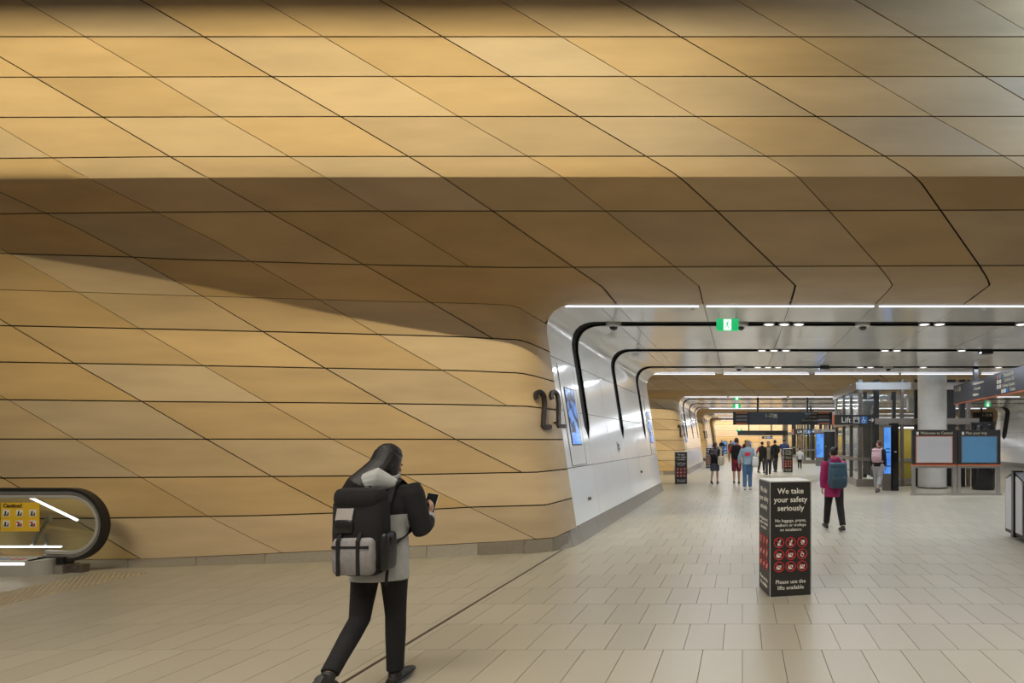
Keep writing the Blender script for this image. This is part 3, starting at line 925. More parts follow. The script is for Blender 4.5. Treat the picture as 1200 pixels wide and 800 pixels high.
text('Grand Concourse', 0.11, M['lettercream'], (3.9, -th - .009, h - .43), U, V, t)

def lift_sign(x0, x1, y0, y1, Y, lab, post):
    t, w, h, th = hang_sign(x0, x1, y0, y1, Y, lab, (post,) if post else (), name='lift_sign', th=.05)
    if not post:
        mb = MB(); mb.box(w - .12, w - .02, th, .108, .06, h - .06); mb.build('bracket', M['black'], t)
    k = h * .93
    mb = MB(); mb.box(-0.06, 0, -th, th, 0, h); mb.build('end_strip', M['orange'], t)
    text('Lift', k * .82, M['letter'], (k * 1.28, -th - .004, k * .50), U, V, t, bold=.005)
    mb = MB(); mb.box(k * 2.05, k * 2.75, -th - .006, -th, k * .15, k * .85); p = mb.build('lift_icon', M['satin'], t)
    mb = MB(); mb.box(k * 2.22, k * 2.58, -th - .010, -th - .006, k * .25, k * .55); mb.ball((k * 2.4, -th - .008, k * .68), k * .07, .003, k * .07, 8); mb.build('pictogram', M['black'], p)
    mb = MB(); mb.box(k * 2.85, k * 3.6, -th - .006, -th, k * .12, k * .88); p = mb.build('wheelchair_icon', M['bluesign'], t)
    mb = MB(); c = Vector((k * 3.2, -th - .010, k * .38))
    mb.ring(c, (1, 0, 0), (0, 0, 1), (0, .004, 0), k * .14, k * .2, 16, R(100), R(380)); mb.bar(c + Vector((-.02 * k, 0, .1 * k)), c + Vector((-.04 * k, 0, .36 * k)), .08 * k, .004, (0, 1, 0)); mb.bar(c + Vector((0, 0, .12 * k)), c + Vector((.2 * k, 0, .10 * k)), .07 * k, .004, (0, 1, 0)); mb.ball(c + Vector((-.04 * k, 0, .44 * k)), .06 * k, .003, .06 * k, 8)
    mb.build('pictogram', M['letter'], p)
    mb = MB(); z = k * .5; y_ = -th - .004
    mb.bar((k * 3.78, y_, z), (k * 4.25, y_, z), .09 * k, .004, (0, 1, 0)); mb.bar((k * 4.08, y_, z + .2 * k), (k * 4.28, y_, z), .09 * k, .004, (0, 1, 0)); mb.bar((k * 4.08, y_, z - .2 * k), (k * 4.28, y_, z), .09 * k, .004, (0, 1, 0))
    mb.build('arrow', M['letter'], t)
lift_sign(977.5, 1025, 486, 497.5, 20.10, 'nearest black Lift sign with blue wheelchair icon and arrow', 0)
lift_sign(930, 952, 502.5, 508.5, 36.0, 'second smaller Lift sign with blue icon further along', 950)
lift_sign(893, 905.5, 511, 514, 53.4, 'farthest tiny Lift sign with blue icon', 904)
t, w, h, th = hang_sign(864.5, 923, 504.5, 510, 46.6, 'long dark glossy sign hung far down the walk', (877.5, 904), m='signblue')
mb = MB(); mb.box(w * .55, w * .95, -th - .006, -th, .05, h - .05); mb.build('display', M['screenblue'] if False else M['signblack'], t)
# black sign over the right-hand platform passage
t, w, h, th = hang_sign(1139.5, 1163, 483, 495, 38.2, 'black platform sign over the far right passage', (1150,))
text('1-20', h * .38, M['lettercream'], (w * .62, -th - .01, h * .72), U, V, t)
mb = MB(); mb.box(w * .84, w * .92, -th - .01, -th, h * .6, h * .85); mb.build('train_icon', M['lettercream'], t)

# angled direction sign at the right, running with the walk
A, B = Vector((7.16, 18.9, 2.88)), Vector((6.78, 12.2, 2.86))
ds = thing('direction_sign', 'large angled dark direction sign with street names at upper right', 'sign', A)
d = (B - A); L = d.length; u = d.normalized(); v = Vector((0, 0, 1)); nn = u.cross(v)
nn = nn if nn.x < 0 else -nn
mb = MB(); mb.obox(u * L / 2 + v * .3, u * L / 2, v * .3, nn * .07); mb.build('body', M['signblue'], ds)
mb = MB(); mb.obox(u * L / 2 - v * .008, u * L / 2, v * .008, nn * .075); mb.build('bottom_edge', M['orange'], ds)
mb = MB(); mb.obox(u * 2.45 + v * .3, u * .012, v * .298, nn * .073); mb.build('panel_joint', M['black'], ds)
for q in (1.85, L - .8):
    mb = MB(); mb.bar(u * q + v * .6, u * q + v * (ZCEIL - 2.88), .12); mb.build('hanger', M['black'], ds)
of = nn * .074
def dtext(s_, a, z, sz, m='lettercream'): text(s_, sz, M[m], u * a + v * z + of, u, v, ds, align='LEFT', bold=.004)
dtext('\u2190 1-20', .12, .44, .20)
dtext('\u2192 Grand Concourse', 1.75, .48, .115); dtext('1 Concourse', 1.9, .32, .11); dtext('Platforms', 1.85, .15, .12)
for k, (s_, z) in enumerate((('Elizabeth St', .49), ('Chalmers St', .355), ('Railway Square', .22), ('Toilets', .085))):
    dtext(s_, 4.15 if k < 2 else 4.05 if k == 2 else 4.5, z, .125)
    x_ = 3.75 if k < 3 else 4.05
    for e in range(2 if k < 3 else 3):
        mb = MB(); mb.obox(u * (x_ + e * .16) + v * z + of, u * .06, v * .05, nn * .003); mb.build('icon', M[('orange', 'posterblue') [e] if k == 0 and e < 2 else ('letter', 'letter', 'bluesign')[e]], ds)

# ------------------------------------------------------------------ columns
def column(cx, cy, r, lab):
    t = thing('column', lab, 'column', (cx, cy, 0), 0, 'pale round columns')
    mb = MB(); mb.loft([(0, 0, 0.03), (0, 0, 1.9), (0, 0, 3.95)], [r, r, r], n=40); mb.build('shaft', M['concrete'], t, True)
    mb = MB(); mb.loft([(0, 0, 0.0), (0, 0, 0.05)], [r + .02, r + .02], n=40); mb.build('base_ring', M['steeldark'], t, True)
column(6.62, 19.65, 0.48, 'thick pale round column behind the two information boards')
column(6.15, 31.5, 0.47, 'second pale round column seen left of the glass lift')

# ------------------------------------------------------------------ information boards
def board(x0, x1, title, poster, icon, lab, Y=17.0):
    a, c = px(x0, 580, Y), px(x1, 503.5, Y)
    w, h = c.x - a.x, c.z
    t = thing('information_board', lab, 'information board', (a.x, Y, 0), 0, 'information boards by the column')
    s_ = Y / F
    zt = CH + (CY - 503.5) * s_; zb = CH + (CY - 545.5) * s_
    mb = MB(); mb.box(0, w, -.06, .06, zb + .04, zt); mb.build('case', M['signblack'], t)
    mb = MB(); mb.box(0, w, -.064, .064, zb, zb + .04); mb.build('orange_edge', M['orange'], t)
    mb = MB(); mb.box(0, .10, -.05, .05, 0, zb); mb.build('leg', M['steel'], t)
    mb = MB(); mb.box(w - .10, w, -.05, .05, 0, zb); mb.build('leg', M['steel'], t)
    mb = MB(); mb.box(.10, w - .10, -.05, .05, zb - .07, zb); mb.build('rail', M['steel'], t)
    mb = MB(); mb.box(-.03, w + .03, -.08, .08, 0, .06); mb.build('foot_rail', M['steel'], t)
    p0, p1 = zt - (541.5 - 503.5) * s_, zt - (511.5 - 503.5) * s_
    mb = MB(); mb.box(.10, w - .10, -.066, -.06, p0 - .02, p1 + .02); fr = mb.build('poster_frame', M['orange'] if poster == 'posterwhite' else M['steeldark'], t)
    mb = MB(); mb.box(.125, w - .125, -.070, -.066, p0, p1); mb.build('poster', M[poster], t)
    text(title, 0.115, M['lettercream'], (.24, -.064, zt - .10), U, V, t, align='LEFT', bold=.004)
    mb = MB(); mb.box(.12, .19, -.064, -.06, zt - .15, zt - .06); mb.build('icon', M['letter'], t)
    return t
board(1068.5, 1119.5, 'Welcome to Central', 'posterwhite', 0, 'black information board with pale poster titled Welcome to Central')
bb = board(1121.5, 1171.5, 'Plan your trip', 'posterblue', 0, 'black information board with blue poster titled Plan your trip')

# ------------------------------------------------------------------ glass lifts
def lift(lab, dx, dy):
    t = thing('glass_lift', lab, 'lift', (4.2 + dx, 20.3 + dy, 0), 0, 'glass lifts along the walk')
    Wd, Dp, H = 4.25, 5.0, 3.84
    posts = [(0.04, .14), (0.62, .18), (1.55, .10), (2.1, .20), (3.32, .28), (3.72, .18), (3.95, .1)]
    for x, w in posts:
        mb = MB(); mb.box(x - w / 2, x + w / 2, -.06, .10, 0.0, H); mb.build('post', M['steeldark'] if w < .15 else M['black'], t)
    for y in (1.6, 3.2, Dp):
        mb = MB(); mb.box(-.03, .09, y - .07, y + .07, 0, H); mb.build('post', M['steeldark'], t)
    for x in (1.3, 2.6, 3.95):
        mb = MB(); mb.box(x - .08, x + .08, Dp - .06, Dp + .08, 0, H); mb.build('post', M['black'], t)
    for z0, z1 in ((3.48, 3.74), (2.23, 2.45)):
        mb = MB(); mb.box(-.08, Wd + .05, -.09, -.05, z0, z1); mb.box(-.12, -.07, -.05, Dp + .1, z0, z1); mb.box(-.1, Wd, Dp + .09, Dp + .13, z0, z1); mb.build('band', M['band'], t)
    mb = MB(); mb.box(-.02, 1.0, -.10, -.05, .92, 1.04); mb.box(-.13, -.08, -.05, Dp, .92, 1.04); mb.build('mid_rail', M['band'], t)
    mb = MB(); mb.box(-.12, 1.1, -.12, .1, 0, .26); mb.box(-.12, .08, .1, Dp + .1, 0, .26); mb.build('plinth', M['band'], t)
    for x0, x1 in ((.11, .53), (.71, 1.02), (1.62, 2.0), (2.2, 3.18)):
        zz = .26 if x1 < 1.1 else 2.42
        mb = MB(); mb.box(x0, x1, -.01, .01, zz, H - .02); mb.build('pane', M['glassgreen'], t)
    for y0, y1 in ((.12, 1.52), (1.68, 3.12), (3.28, Dp - .08)):
        mb = MB(); mb.box(.02, .04, y0, y1, .26, H - .02); mb.build('pane', M['glassgreen'], t)
    # car and landing door surround
    mb = MB(); mb.box(1.35, 3.6, 1.9, 2.0, .05, 2.15); mb.build('car_wall', M['liftyellow'], t)
    mb = MB(); mb.box(1.35, 3.6, 1.86, 1.9, .82, .95); mb.build('car_handrail', M['steel'], t)
    mb = MB(); mb.box(1.35, 3.6, 1.84, 1.9, .02, .16); mb.build('car_skirting', M['steel'], t)
    mb = MB(); mb.box(1.3, 3.65, .25, 2.0, 2.15, 2.22); mb.box(1.3, 3.65, .25, 2.0, 0, .03); mb.build('car_frame', M['steeldark'], t)
    mb = MB(); mb.box(1.6, 3.3, .5, 1.7, 2.12, 2.15); mb.build('car_lamp', M['led'], t)
    mb = MB(); mb.box(.72, .80, .5, 2.6, .3, 3.3); mb.build('guide_rail', M['black'], t)
    mb = MB()
    for k in range(8):
        a0, a1 = math.pi / 2 * k / 8, math.pi / 2 * (k + 1) / 8
        mb.bar((.95 - .35 * math.cos(a0), .6, 2.75 + .35 * math.sin(a0)), (.95 - .35 * math.cos(a1), .6, 2.75 + .35 * math.sin(a1)), .05, .05, (0, 1, 0))
    mb.box(.575, .625, .575, .625, .3, 2.76); mb.build('bent_rail', M['steel'], t)
    mb = MB(); mb.box(2.05, 2.3, .9, 1.15, 2.75, 3.25); mb.box(1.95, 2.4, .85, 1.2, 3.25, 3.3); mb.build('machine_box', M['whitepaint'], t)
    return t
l0 = lift('nearest glass lift with steel bands and mustard yellow car', 0, 0)
for dx, dy, lab in ((0.2, 19.9, 'second glass lift further along behind the white column'), (0.1, 34.5, 'farthest glass lift near the end wall')):
    c = copy_tree(l0); c.location = (4.2 + dx, 20.3 + dy, 0); c['label'] = lab
# display totem by the lift door
def totem(x0, x1, Y, lab):
    t = thing('display_totem', lab, 'display', ((x0 - CX) * Y / F, Y, 0), 0, 'display totems by the lifts')
    s_ = Y / F; w1 = 9.5 * s_; w2 = (x1 - x0) * s_
    mb = MB(); mb.box(0, w1, -.05, .12, 0, 2.15); mb.build('body', M['steeldark'], t)
    mb = MB(); mb.box(.03, w1 - .02, -.058, -.05, .56, 2.08); d_ = mb.build('display', M['screenblue'], t)
    for a, z in ((.08, 1.35), (.08, 1.24), (.10, .78)):
        mb = MB(); mb.box(a, a + .14, -.062, -.058, z, z + .05); mb.build('notice', M['bluesign'], d_)
    mb = MB(); mb.box(w1 + .02, w2, -.12, .35, 0, 2.22); mb.build('side_column', M['blackgloss'], t)
    mb = MB(); mb.box(w1 + .08, w1 + .15, -.128, -.12, 1.27, 1.29); mb.build('slot', M['letter'], t)
    return t
totem(1034.5, 1052, 18.6, 'tall blue lit display beside the glossy black lift pillar')
totem(956, 978, 36.6, 'distant black lift door pillar with pale lit display')
kc = thing('dark_kiosk', 'black curved kiosk standing behind the blue poster board', 'kiosk', (8.10, 18.95, 0))
mb = MB(); mb.loft([(0, 0, 0), (0, 0, .12), (0, 0, 2.16), (0, 0, 2.2)], [(.36, .3), (.38, .32), (.38, .32), (.36, .3)], n=32); mb.build('body', M['blackgloss'], kc, True)
mb = MB(); mb.loft([(0, 0, 2.2), (0, 0, 2.26)], [(.40, .34), (.40, .34)], n=32); mb.build('cap', M['black'], kc, True)

# ------------------------------------------------------------------ gabled unit at the right edge
gt = thing('barrier_unit', 'black framed unit with pale panels and peaked top at right edge', 'barrier', (4.58, 9.81, 0))
u = Vector((-0.12, -0.87, 0)).normalized(); v = Vector((0, 0, 1)); nn = Vector((-u.y, u.x, 0)); nn = nn if nn.y < 0 or nn.x < 0 else -nn
nn = Vector((u.y, -u.x, 0)); 
if nn.x > 0: nn = -nn
Lg = 0.90
mb = MB(); mb.prism([(0, .08), (.0, 1.0), (Lg / 2 - .04, 1.13), (Lg / 2 + .04, 1.13), (Lg, 1.0), (Lg, .08)], nn * .0, u, v, -nn * .55); mb.build('frame', M['black'], gt)
for a, b2 in ((.05, Lg / 2 - .10), (Lg / 2 + .10, Lg - .05)):
    lo = a < .3
    z1, z2 = (0.985, 1.06) if lo else (1.06, 0.985)
    mb = MB(); mb.prism([(a, .14), (a, z1), (b2, z2), (b2, .14)], nn * .012, u, v, -nn * .014); p = mb.build('panel', M['posterwhite'], gt)
    for aa, zz in ((a + .04, .20), (b2 - .04, .20), (a + .04, .95), (b2 - .04, .98)):
        mb = MB(); c = u * aa + v * zz + nn * .012; mb.loft([c, c + nn * .006], [.012, .01], n=8); mb.build('screw', M['steel'], p)
mb = MB(); mb.prism([(Lg / 2 - .05, .05), (Lg / 2 - .05, 1.15), (Lg / 2 + .05, 1.15), (Lg / 2 + .05, .05)], nn * .03, u, v, -nn * .5); mb.build('mullion', M['blackgloss'], gt)
mb = MB(); mb.obox(u * Lg * .75 + v * 1.085 - nn * .25, u * .24 - v * .06, nn * .12, v * .006); mb.build('top_label', M['yellow'], gt)
mb = MB(); mb.obox(u * Lg * .75 + v * 1.12 - nn * .3, u * .15 - v * .035, nn * .1, v * .05); mb.build('top_block', M['black'], gt)
for a in (.12, Lg - .12):
    for q in (.08, .47):
        mb = MB(); c = u * a - nn * q; mb.loft([c, c + v * .1], [.03, .025], n=10); mb.build('foot', M['steeldark'], gt)
# ------------------------------------------------------------------ escalator end at the left wall
EY = 7.05
es = thing('escalator', 'end of a glass sided escalator with black handrail against the wall', 'escalator', (-8.41, EY, 0))
Ro, zc = 0.435, 0.60                               # loop radius to the handrail centre line
def loop(r, n=20, left=-4.2, lowx=-.30):
    pts = [(left, 0, zc + r)] + [(r * math.sin(math.pi * k / n), 0, zc + r * math.cos(math.pi * k / n)) for k in range(n + 1)] + [(lowx, 0, zc - r + .01)]
    return pts
def strip(name, r, hy, hr, m):
    mb = MB(); P = loop(r); vs = []; fs = []
    for i, p in enumerate(P):
        a, b = Vector(P[max(i - 1, 0)]), Vector(P[min(i + 1, len(P) - 1)])
        t = (b - a).normalized(); nr = Vector((0, 1, 0)).cross(t); p = Vector(p)
        for sy, sr in ((-1, -1), (-1, .6), (-.6, 1), (.6, 1), (1, .6), (1, -1)): vs.append(p + Vector((0, sy * hy, 0)) + nr * sr * hr)
    for i in range(len(P) - 1):
        for k in range(6): fs.append((i * 6 + k, i * 6 + (k + 1) % 6, i * 6 + 6 + (k + 1) % 6, i * 6 + 6 + k))
    fs += [tuple(range(6)), tuple(range((len(P) - 1) * 6, len(P) * 6))]
    mb.add(vs, fs); return mb.build(name, M[m], es, True)
strip('handrail', Ro, .042, .022, 'rubber')
strip('handrail_guide', Ro - .040, .030, .020, 'steel')
strip('glass_trim', Ro - .085, .022, .022, 'satin')
mb = MB(); P = loop(Ro - .10, left=-4.2); mb.prism([(p[0], p[2]) for p in P] + [(-4.2, zc - Ro + .11)], (0, -.006, 0), (1, 0, 0), (0, 0, 1), (0, .012, 0)); mb.build('glass_panel', M['glass'], es)
# cladding of the landing, its lit strip and stickers
mb = MB(); mb.box(-4.2, -.22, -.22, .10, 0.0, .19); b = mb.build('deck_cladding', M['satin'], es)
mb = MB(); mb.box(-4.2, -.30, -.226, -.22, .140, .170); mb.build('light_or_glint_strip', M['led'], b)
mb = MB(); mb.loft([(-.22, -.10, 0), (-.22, -.10, .19)], [.12, .12], n=24); mb.build('rounded_end', M['satin'], b, True)
mb = MB(); mb.box(-.26, .02, -.1, .08, 0, .11); mb.build('newel_base', M['steel'], es)
mb = MB(); mb.box(-.34, -.02, -.06, .06, .10, .20); mb.build('handrail_inlet', M['rubber'], es)
mb = MB(); mb.box(.02, .16, -.02, .07, 0, .10); mb.box(.05, .12, -.028, -.02, .03, .085); mb.build('end_cover', M['steeldark'], es)
mb = MB(); mb.box(-4.2, -.12, -.012, .010, .312, .332); mb.build('light_or_glint_strip', M['led'], es)
mb = MB(); mb.bar((-.62, .09, .93), (-.02, .09, .64), .022, .02, (0, 1, 0)); mb.build('light_or_glint_strip', M['led'], es)  # glowing bar added in place of a reflection on the glass, no lamp there
mb = MB(); mb.bar((-.34, .05, .66), (-.56, .05, .30), .03, .02, (0, 1, 0)); mb.box(-.36, -.31, .03, .07, .62, .70); mb.build('bracket', M['steel'], es)
mb = MB(); mb.box(-.37, -.335, .03, .06, .2, .47); mb.build('bracket', M['steel'], es)
for i in range(6):
    x_ = -.95 + i * .10
    mb = MB(); mb.ring((x_, -.12, .191), (1, 0, 0), (0, 1, 0), (0, 0, .002), .018, .035, 12); mb.build('deck_sticker', M['bluesign'] if i < 4 else M['red'], b)
mb = MB(); mb.box(-.86, -.38, -.010, -.006, .515, .875); st = mb.build('caution_sticker', M['yellow'], es)
text('Caution!', .068, M['black'], (-.83, -.013, .835), U, V, st, align='LEFT', bold=.02)
for i in range(3):
    for j in range(2):
        c = Vector((-.79 + i * .165, -.011, .745 - j * .135))
        mb = MB(); mb.box(c.x - .042, c.x + .042, c.y - .001, c.y + .001, c.z - .042, c.z + .042); q = mb.build('icon', M['letter'], st)
        mb = MB(); y_ = c.y - .002
        mb.bar((c.x - .03, y_, c.z - .026), (c.x + .03, y_, c.z - .026), .012, .002, (0, 1, 0)); mb.bar((c.x - .012, y_, c.z - .02), (c.x - .006, y_, c.z + .024), .018, .002, (0, 1, 0)); mb.bar((c.x + .02, y_, c.z - .02), (c.x + .026, y_, c.z + .006), .012, .002, (0, 1, 0))
        mb.build('pictogram', M['black'], st)
        if j == 1 and i > 0:
            mb = MB(); mb.bar((c.x - .034, y_ - .002, c.z + .03), (c.x + .034, y_ - .002, c.z - .03), .012, .002, (0, 1, 0)); mb.build('slash', M['red'], st)
mb = MB(); mb.loft([(-.925, -.012, .69), (-.925, -.006, .69)], [.035, .035], n=20); mb.build('round_sticker', M['red'], es)
# tactile studs in front of the landing
mb = MB()
for i in range(11):
    for j in range(30):
        x_, y_ = -8.03 + i * .06, 5.2 + j * .062
        if y_ > 7.28 + 0.16 * (x_ + 8) - .12: continue
        mb.loft([(x_, y_, 0), (x_, y_, .007), (x_, y_, .009)], [.020, .017, .010], n=8)
o = mb.build('tactile_studs', M['brass']); tag(o, 'field of small brass tactile studs on the floor before the escalator', 'tactile studs'); o['kind'] = 'stuff'
# ------------------------------------------------------------------ people
def clothm(name, col, rough=0.8, var=0.12, scale=30): return mat(name, col, rough, 0, var, scale, 0.15)
SKIN = mat('skin', (0.48, 0.28, 0.19), 0.5, 0, 0.05, 12); SKIN2 = mat('tan skin', (0.36, 0.20, 0.13), 0.5, 0, 0.05, 12)
HAIRB = mat('black hair', (0.010, 0.008, 0.008), 0.55, 0, 0.4, 60, 0.3, stretch=(1, 1, .15)); HAIRR = mat('auburn hair', (0.09, 0.03, 0.018), 0.45, 0, 0.3, 60, 0.3); HAIRN = mat('brown hair', (0.06, 0.03, 0.018), 0.45, 0, 0.3, 60, 0.3); HAIRG = mat('fair hair', (0.22, 0.14, 0.07), 0.45, 0, 0.3, 60, 0.3)
EYE = mat('eye', (0.03, 0.02, 0.018), 0.2); LIP = mat('lips', (0.38, 0.14, 0.11), 0.5)
def remesh(mb, v, mats, name, parent, smooth=4, rule=None):
    me = mb.mesh(name, mats)
    o = bpy.data.objects.new('tmp', me); COL.objects.link(o)
    r = o.modifiers.new('r', 'REMESH'); r.mode = 'VOXEL'; r.voxel_size = v; r.use_smooth_shade = True
    s_ = o.modifiers.new('s', 'SMOOTH'); s_.iterations = smooth; s_.factor = 0.5
    dgr = bpy.context.evaluated_depsgraph_get()
    m2 = bpy.data.meshes.new_from_object(o.evaluated_get(dgr))
    bpy.data.objects.remove(o); bpy.data.meshes.remove(me)
    m2.name = name
    m2.materials.clear()
    for m in (mats if isinstance(mats, list) else [mats]): m2.materials.append(m)
    n = len(m2.polygons)
    idx = [0] * n
    if rule:
        for i, p in enumerate(m2.polygons): idx[i] = rule(p.center)
    m2.polygons.foreach_set('material_index', idx)
    m2.polygons.foreach_set('use_smooth', [True] * n)
    return link(name, m2, parent)
def lerp(a, b, t): return a + (b - a) * t
def hand(mb, wr, d, palm_n, curl=35, s=1.0, side=1):
    # wrist, pointing direction, palm normal; five fingers of unequal length, thumb from the palm's side
    d = d.normalized(); pn = (palm_n - d * palm_n.dot(d)).normalized(); ax = d.cross(pn) * side
    mb.loft([wr - d * .02 * s, wr + d * .03 * s, wr + d * .085 * s], [(.024 * s, .020 * s), (.036 * s, .016 * s), (.040 * s, .014 * s)], side=ax, n=10)
    for k, ln in enumerate((.066, .075, .070, .054)):
        b = wr + d * .080 * s + ax * (.030 - k * .020) * s
        a = 0; p = b; pts = [b - d * .02 * s]; q = d
        for j, fr in enumerate((.45, .32, .23)):
            a = R(curl * (j + 1) * .75); q = d * math.cos(a) + pn * math.sin(a); pts.append(p); p = p + q * ln * fr * s
        pts.append(p)
        mb.loft(pts, [.0095 * s, .0095 * s, .0088 * s, .008 * s, .006 * s], n=8)
    b = wr + d * .025 * s + ax * .030 * s
    mb.loft([b, b + (ax * .028 + d * .020 + pn * .008) * s, b + (ax * .036 + d * .048 + pn * .022) * s, b + (ax * .034 + d * .066 + pn * .032) * s], [.013 * s, .0115 * s, .0100 * s, .007 * s], n=8)

def person(loc, heading, H, lab, P, group=None):
    s = H / 1.70; vx = P.get('voxel', .016)
    t = thing('person', lab, 'person', loc, -R(heading), group)
    skin = P.get('skin', SKIN)
    leanv = R(P.get('lean', 3))
    hipz = .90 * s
    legs = {}
    low = 9
    for sd, key in ((-1, 'L'), (1, 'R')):
        th, kn, ft = P['leg' + key]
        hip = Vector((sd * .088 * s, 0, hipz))
        knee = hip + Vector((0, math.sin(R(th)), -math.cos(R(th)))) * .415 * s
        sh = R(th - kn)
        ank = knee + Vector((0, math.sin(sh), -math.cos(sh))) * .41 * s
        fd = Vector((0, math.cos(R(ft)), math.sin(R(ft))))
        fu = Vector((0, -math.sin(R(ft)), math.cos(R(ft))))
        toe = ank + fd * .185 * s - fu * .045 * s
        heel = ank - fd * .055 * s - fu * .05 * s
        low = min(low, ank.z - .075 * s, toe.z - .025 * s, heel.z - .025 * s)
        legs[key] = [hip, knee, ank, toe, heel, fd, fu]
    dz = Vector((0, 0, -low))
    for k in legs: legs[k][:5] = [p + dz for p in legs[k][:5]]
    hz = hipz - low
    rot = Matrix.Rotation(-leanv, 3, 'X')
    def T(x, y, z): return Vector((0, 0, hz)) + rot @ Vector((x * s, y * s, z * s - .90 * s))
    head_t = T(0, .02, 1.70)
    # ---- arms
    arms = {}
    for sd, key in ((-1, 'L'), (1, 'R')):
        a = P['arm' + key]
        shd = T(sd * .175, 0, 1.385)
        if isinstance(a[0], (tuple, Vector)):
            el, wr = Vector(a[0]) * s, Vector(a[1]) * s
        else:
            sw, be, ab = a[:3]
            u_ = Vector((sd * math.sin(R(ab)), math.sin(R(sw)), -math.cos(R(sw)))).normalized()
            el = shd + u_ * .285 * s
            f_ = Vector((sd * math.sin(R(ab)) * .3 - sd * math.sin(R(be)) * .15, math.sin(R(sw + be)), -math.cos(R(sw + be)))).normalized()
            wr = el + f_ * .245 * s
        arms[key] = (shd, el, wr)
    # ---- body: one continuous figure
    b = MB()
    b.loft([T(0, 0, .82), T(0, 0, .92), T(0, 0, 1.06), T(0, .005, 1.24), T(0, 0, 1.38), T(0, 0, 1.44)], [(.15 * s, .10 * s), (.155 * s, .11 * s), (.125 * s, .09 * s), (.15 * s, .105 * s), (.15 * s, .085 * s), (.07 * s, .06 * s)], n=18)
    b.loft([T(0, 0, 1.40), T(0, .012, 1.50), T(0, .02, 1.56)], [.055 * s, .050 * s, .052 * s], n=14)
    yaw = R(P.get('yaw', 0)); nod = R(P.get('nod', 0))
    HR = rot @ Matrix.Rotation(-yaw, 3, 'Z') @ Matrix.Rotation(-nod, 3, 'X')
    hc = T(0, .025, 1.585)
    def Hd(x, y, z): return hc + HR @ (Vector((x, y, z)) * s)
    b.loft([Hd(0, .045, -.105), Hd(0, .035, -.085), Hd(0, .018, -.045), Hd(0, .005, 0), Hd(0, -.004, .05), Hd(0, -.006, .09), Hd(0, -.006, .112)],
           [(.025 * s, .025 * s), (.045 * s, .05 * s), (.062 * s, .078 * s), (.072 * s, .094 * s), (.073 * s, .096 * s), (.055 * s, .075 * s), (.022 * s, .03 * s)], n=20)
    b.loft([Hd(0, .095, .012), Hd(0, .106, -.012), Hd(0, .115, -.030), Hd(0, .098, -.038)], [.008 * s, .011 * s, .014 * s, .008 * s], n=8)
    for e in (-1, 1): b.ball(Hd(e * .075, -.004, -.012), .010 * s, .019 * s, .030 * s, 10)
    for key in 'LR':
        hip, knee, ank, toe, heel, fd, fu = legs[key]
        b.loft([hip + Vector((0, 0, .05 * s)), lerp(hip, knee, .3), lerp(hip, knee, .75), knee, lerp(knee, ank, .3), lerp(knee, ank, .75), ank, ank - fu * .03 * s], [.082 * s, .078 * s, .058 * s, .053 * s, .054 * s, .038 * s, .036 * s, .036 * s], n=14)
        b.loft([heel, lerp(heel, toe, .5) + fu * .008 * s, toe], [(.03 * s, .028 * s), (.036 * s, .028 * s), (.034 * s, .016 * s)], n=10)
        shd, el, wr = arms[key]
        b.loft([shd, lerp(shd, el, .5), el, lerp(el, wr, .3), wr], [.047 * s, .043 * s, .036 * s, .037 * s, .026 * s], n=12)
        dirv = (wr - el).normalized()
        hd = P.get('hand' + key, (dirv, Vector((-1 if key == 'R' else 1, 0.2, 0)), 30))
        hand(b, wr, Vector(hd[0]), Vector(hd[1]), hd[2], s, 1 if key == 'R' else -1)
    remesh(b, P.get('bodyvoxel', vx * .75), skin, 'body', t, 3)
    for e in (-1, 1):
        m_ = MB(); m_.ball(Hd(e * .031, .083, .004), .011 * s, .008 * s, .007 * s, 8); m_.build('eye', EYE, t, True)
    m_ = MB(); m_.ball(Hd(0, .088, -.060), .022 * s, .008 * s, .007 * s, 8); m_.build('mouth', LIP, t, True)
    # ---- upper garment
    hem = P.get('hem', .80); fat = P.get('fat', 1.0); sleeve = P.get('sleeve', 1.0)
    g_ = MB()
    e = .024 * fat
    rr = [(.145 + e * 1.4, .105 + e * 1.4), (.15 + e, .11 + e), (.135 + e, .098 + e), (.155 + e, .11 + e), (.152 + e, .09 + e), (.11, .08), (.062, .062)]
    zz = [hem, max(hem + .05, .93), 1.08, 1.25, 1.37, 1.44, 1.48]
    g_.loft([T(0, 0, z) for z in zz], [(x * s, y * s) for x, y in rr], n=22)
    for key in 'LR':
        shd, el, wr = arms[key]; r0 = .058 * fat
        if sleeve >= 1:
            g_.loft([lerp(shd, el, -.12), lerp(shd, el, .12), lerp(shd, el, .6), el, lerp(el, wr, .4), lerp(el, wr, .92)], [x * s for x in (r0 * .9, r0 * 1.08, r0 * .95, r0 * .88, r0 * .80, r0 * .62)], n=14)
        else:
            g_.loft([lerp(shd, el, -.12), lerp(shd, el, .12), lerp(shd, el, sleeve)], [x * s for x in (r0 * .9, r0 * 1.08, r0)], n=14)
    topm = P['top']
    rule = P.get('rule')
    remesh(g_, vx, topm, P.get('topname', 'jacket'), t, 3, (lambda c: rule(c / s)) if rule else None)
    if P.get('hood'):
        h_ = MB(); h_.loft([T(-.09, -.10, 1.385), T(-.04, -.14, 1.43), T(0.02, -.135, 1.455), T(.12, -.08, 1.42)], [(.035 * s, .03 * s), (.075 * s, .05 * s), (.082 * s, .05 * s), (.035 * s, .03 * s)], n=12, side=(0, 0, 1))
        h_.ring(T(0, .0, 1.445), (s, 0, 0), (0, s, .25 * s), (0, 0, .05 * s), .055, .095, 20)
        remesh(h_, vx * .8, P['hood'], 'hood', t, 3)
    # ---- lower garment
    g_ = MB(); kind = P.get('bottom', 'trousers'); w = P.get('legw', 1.0)
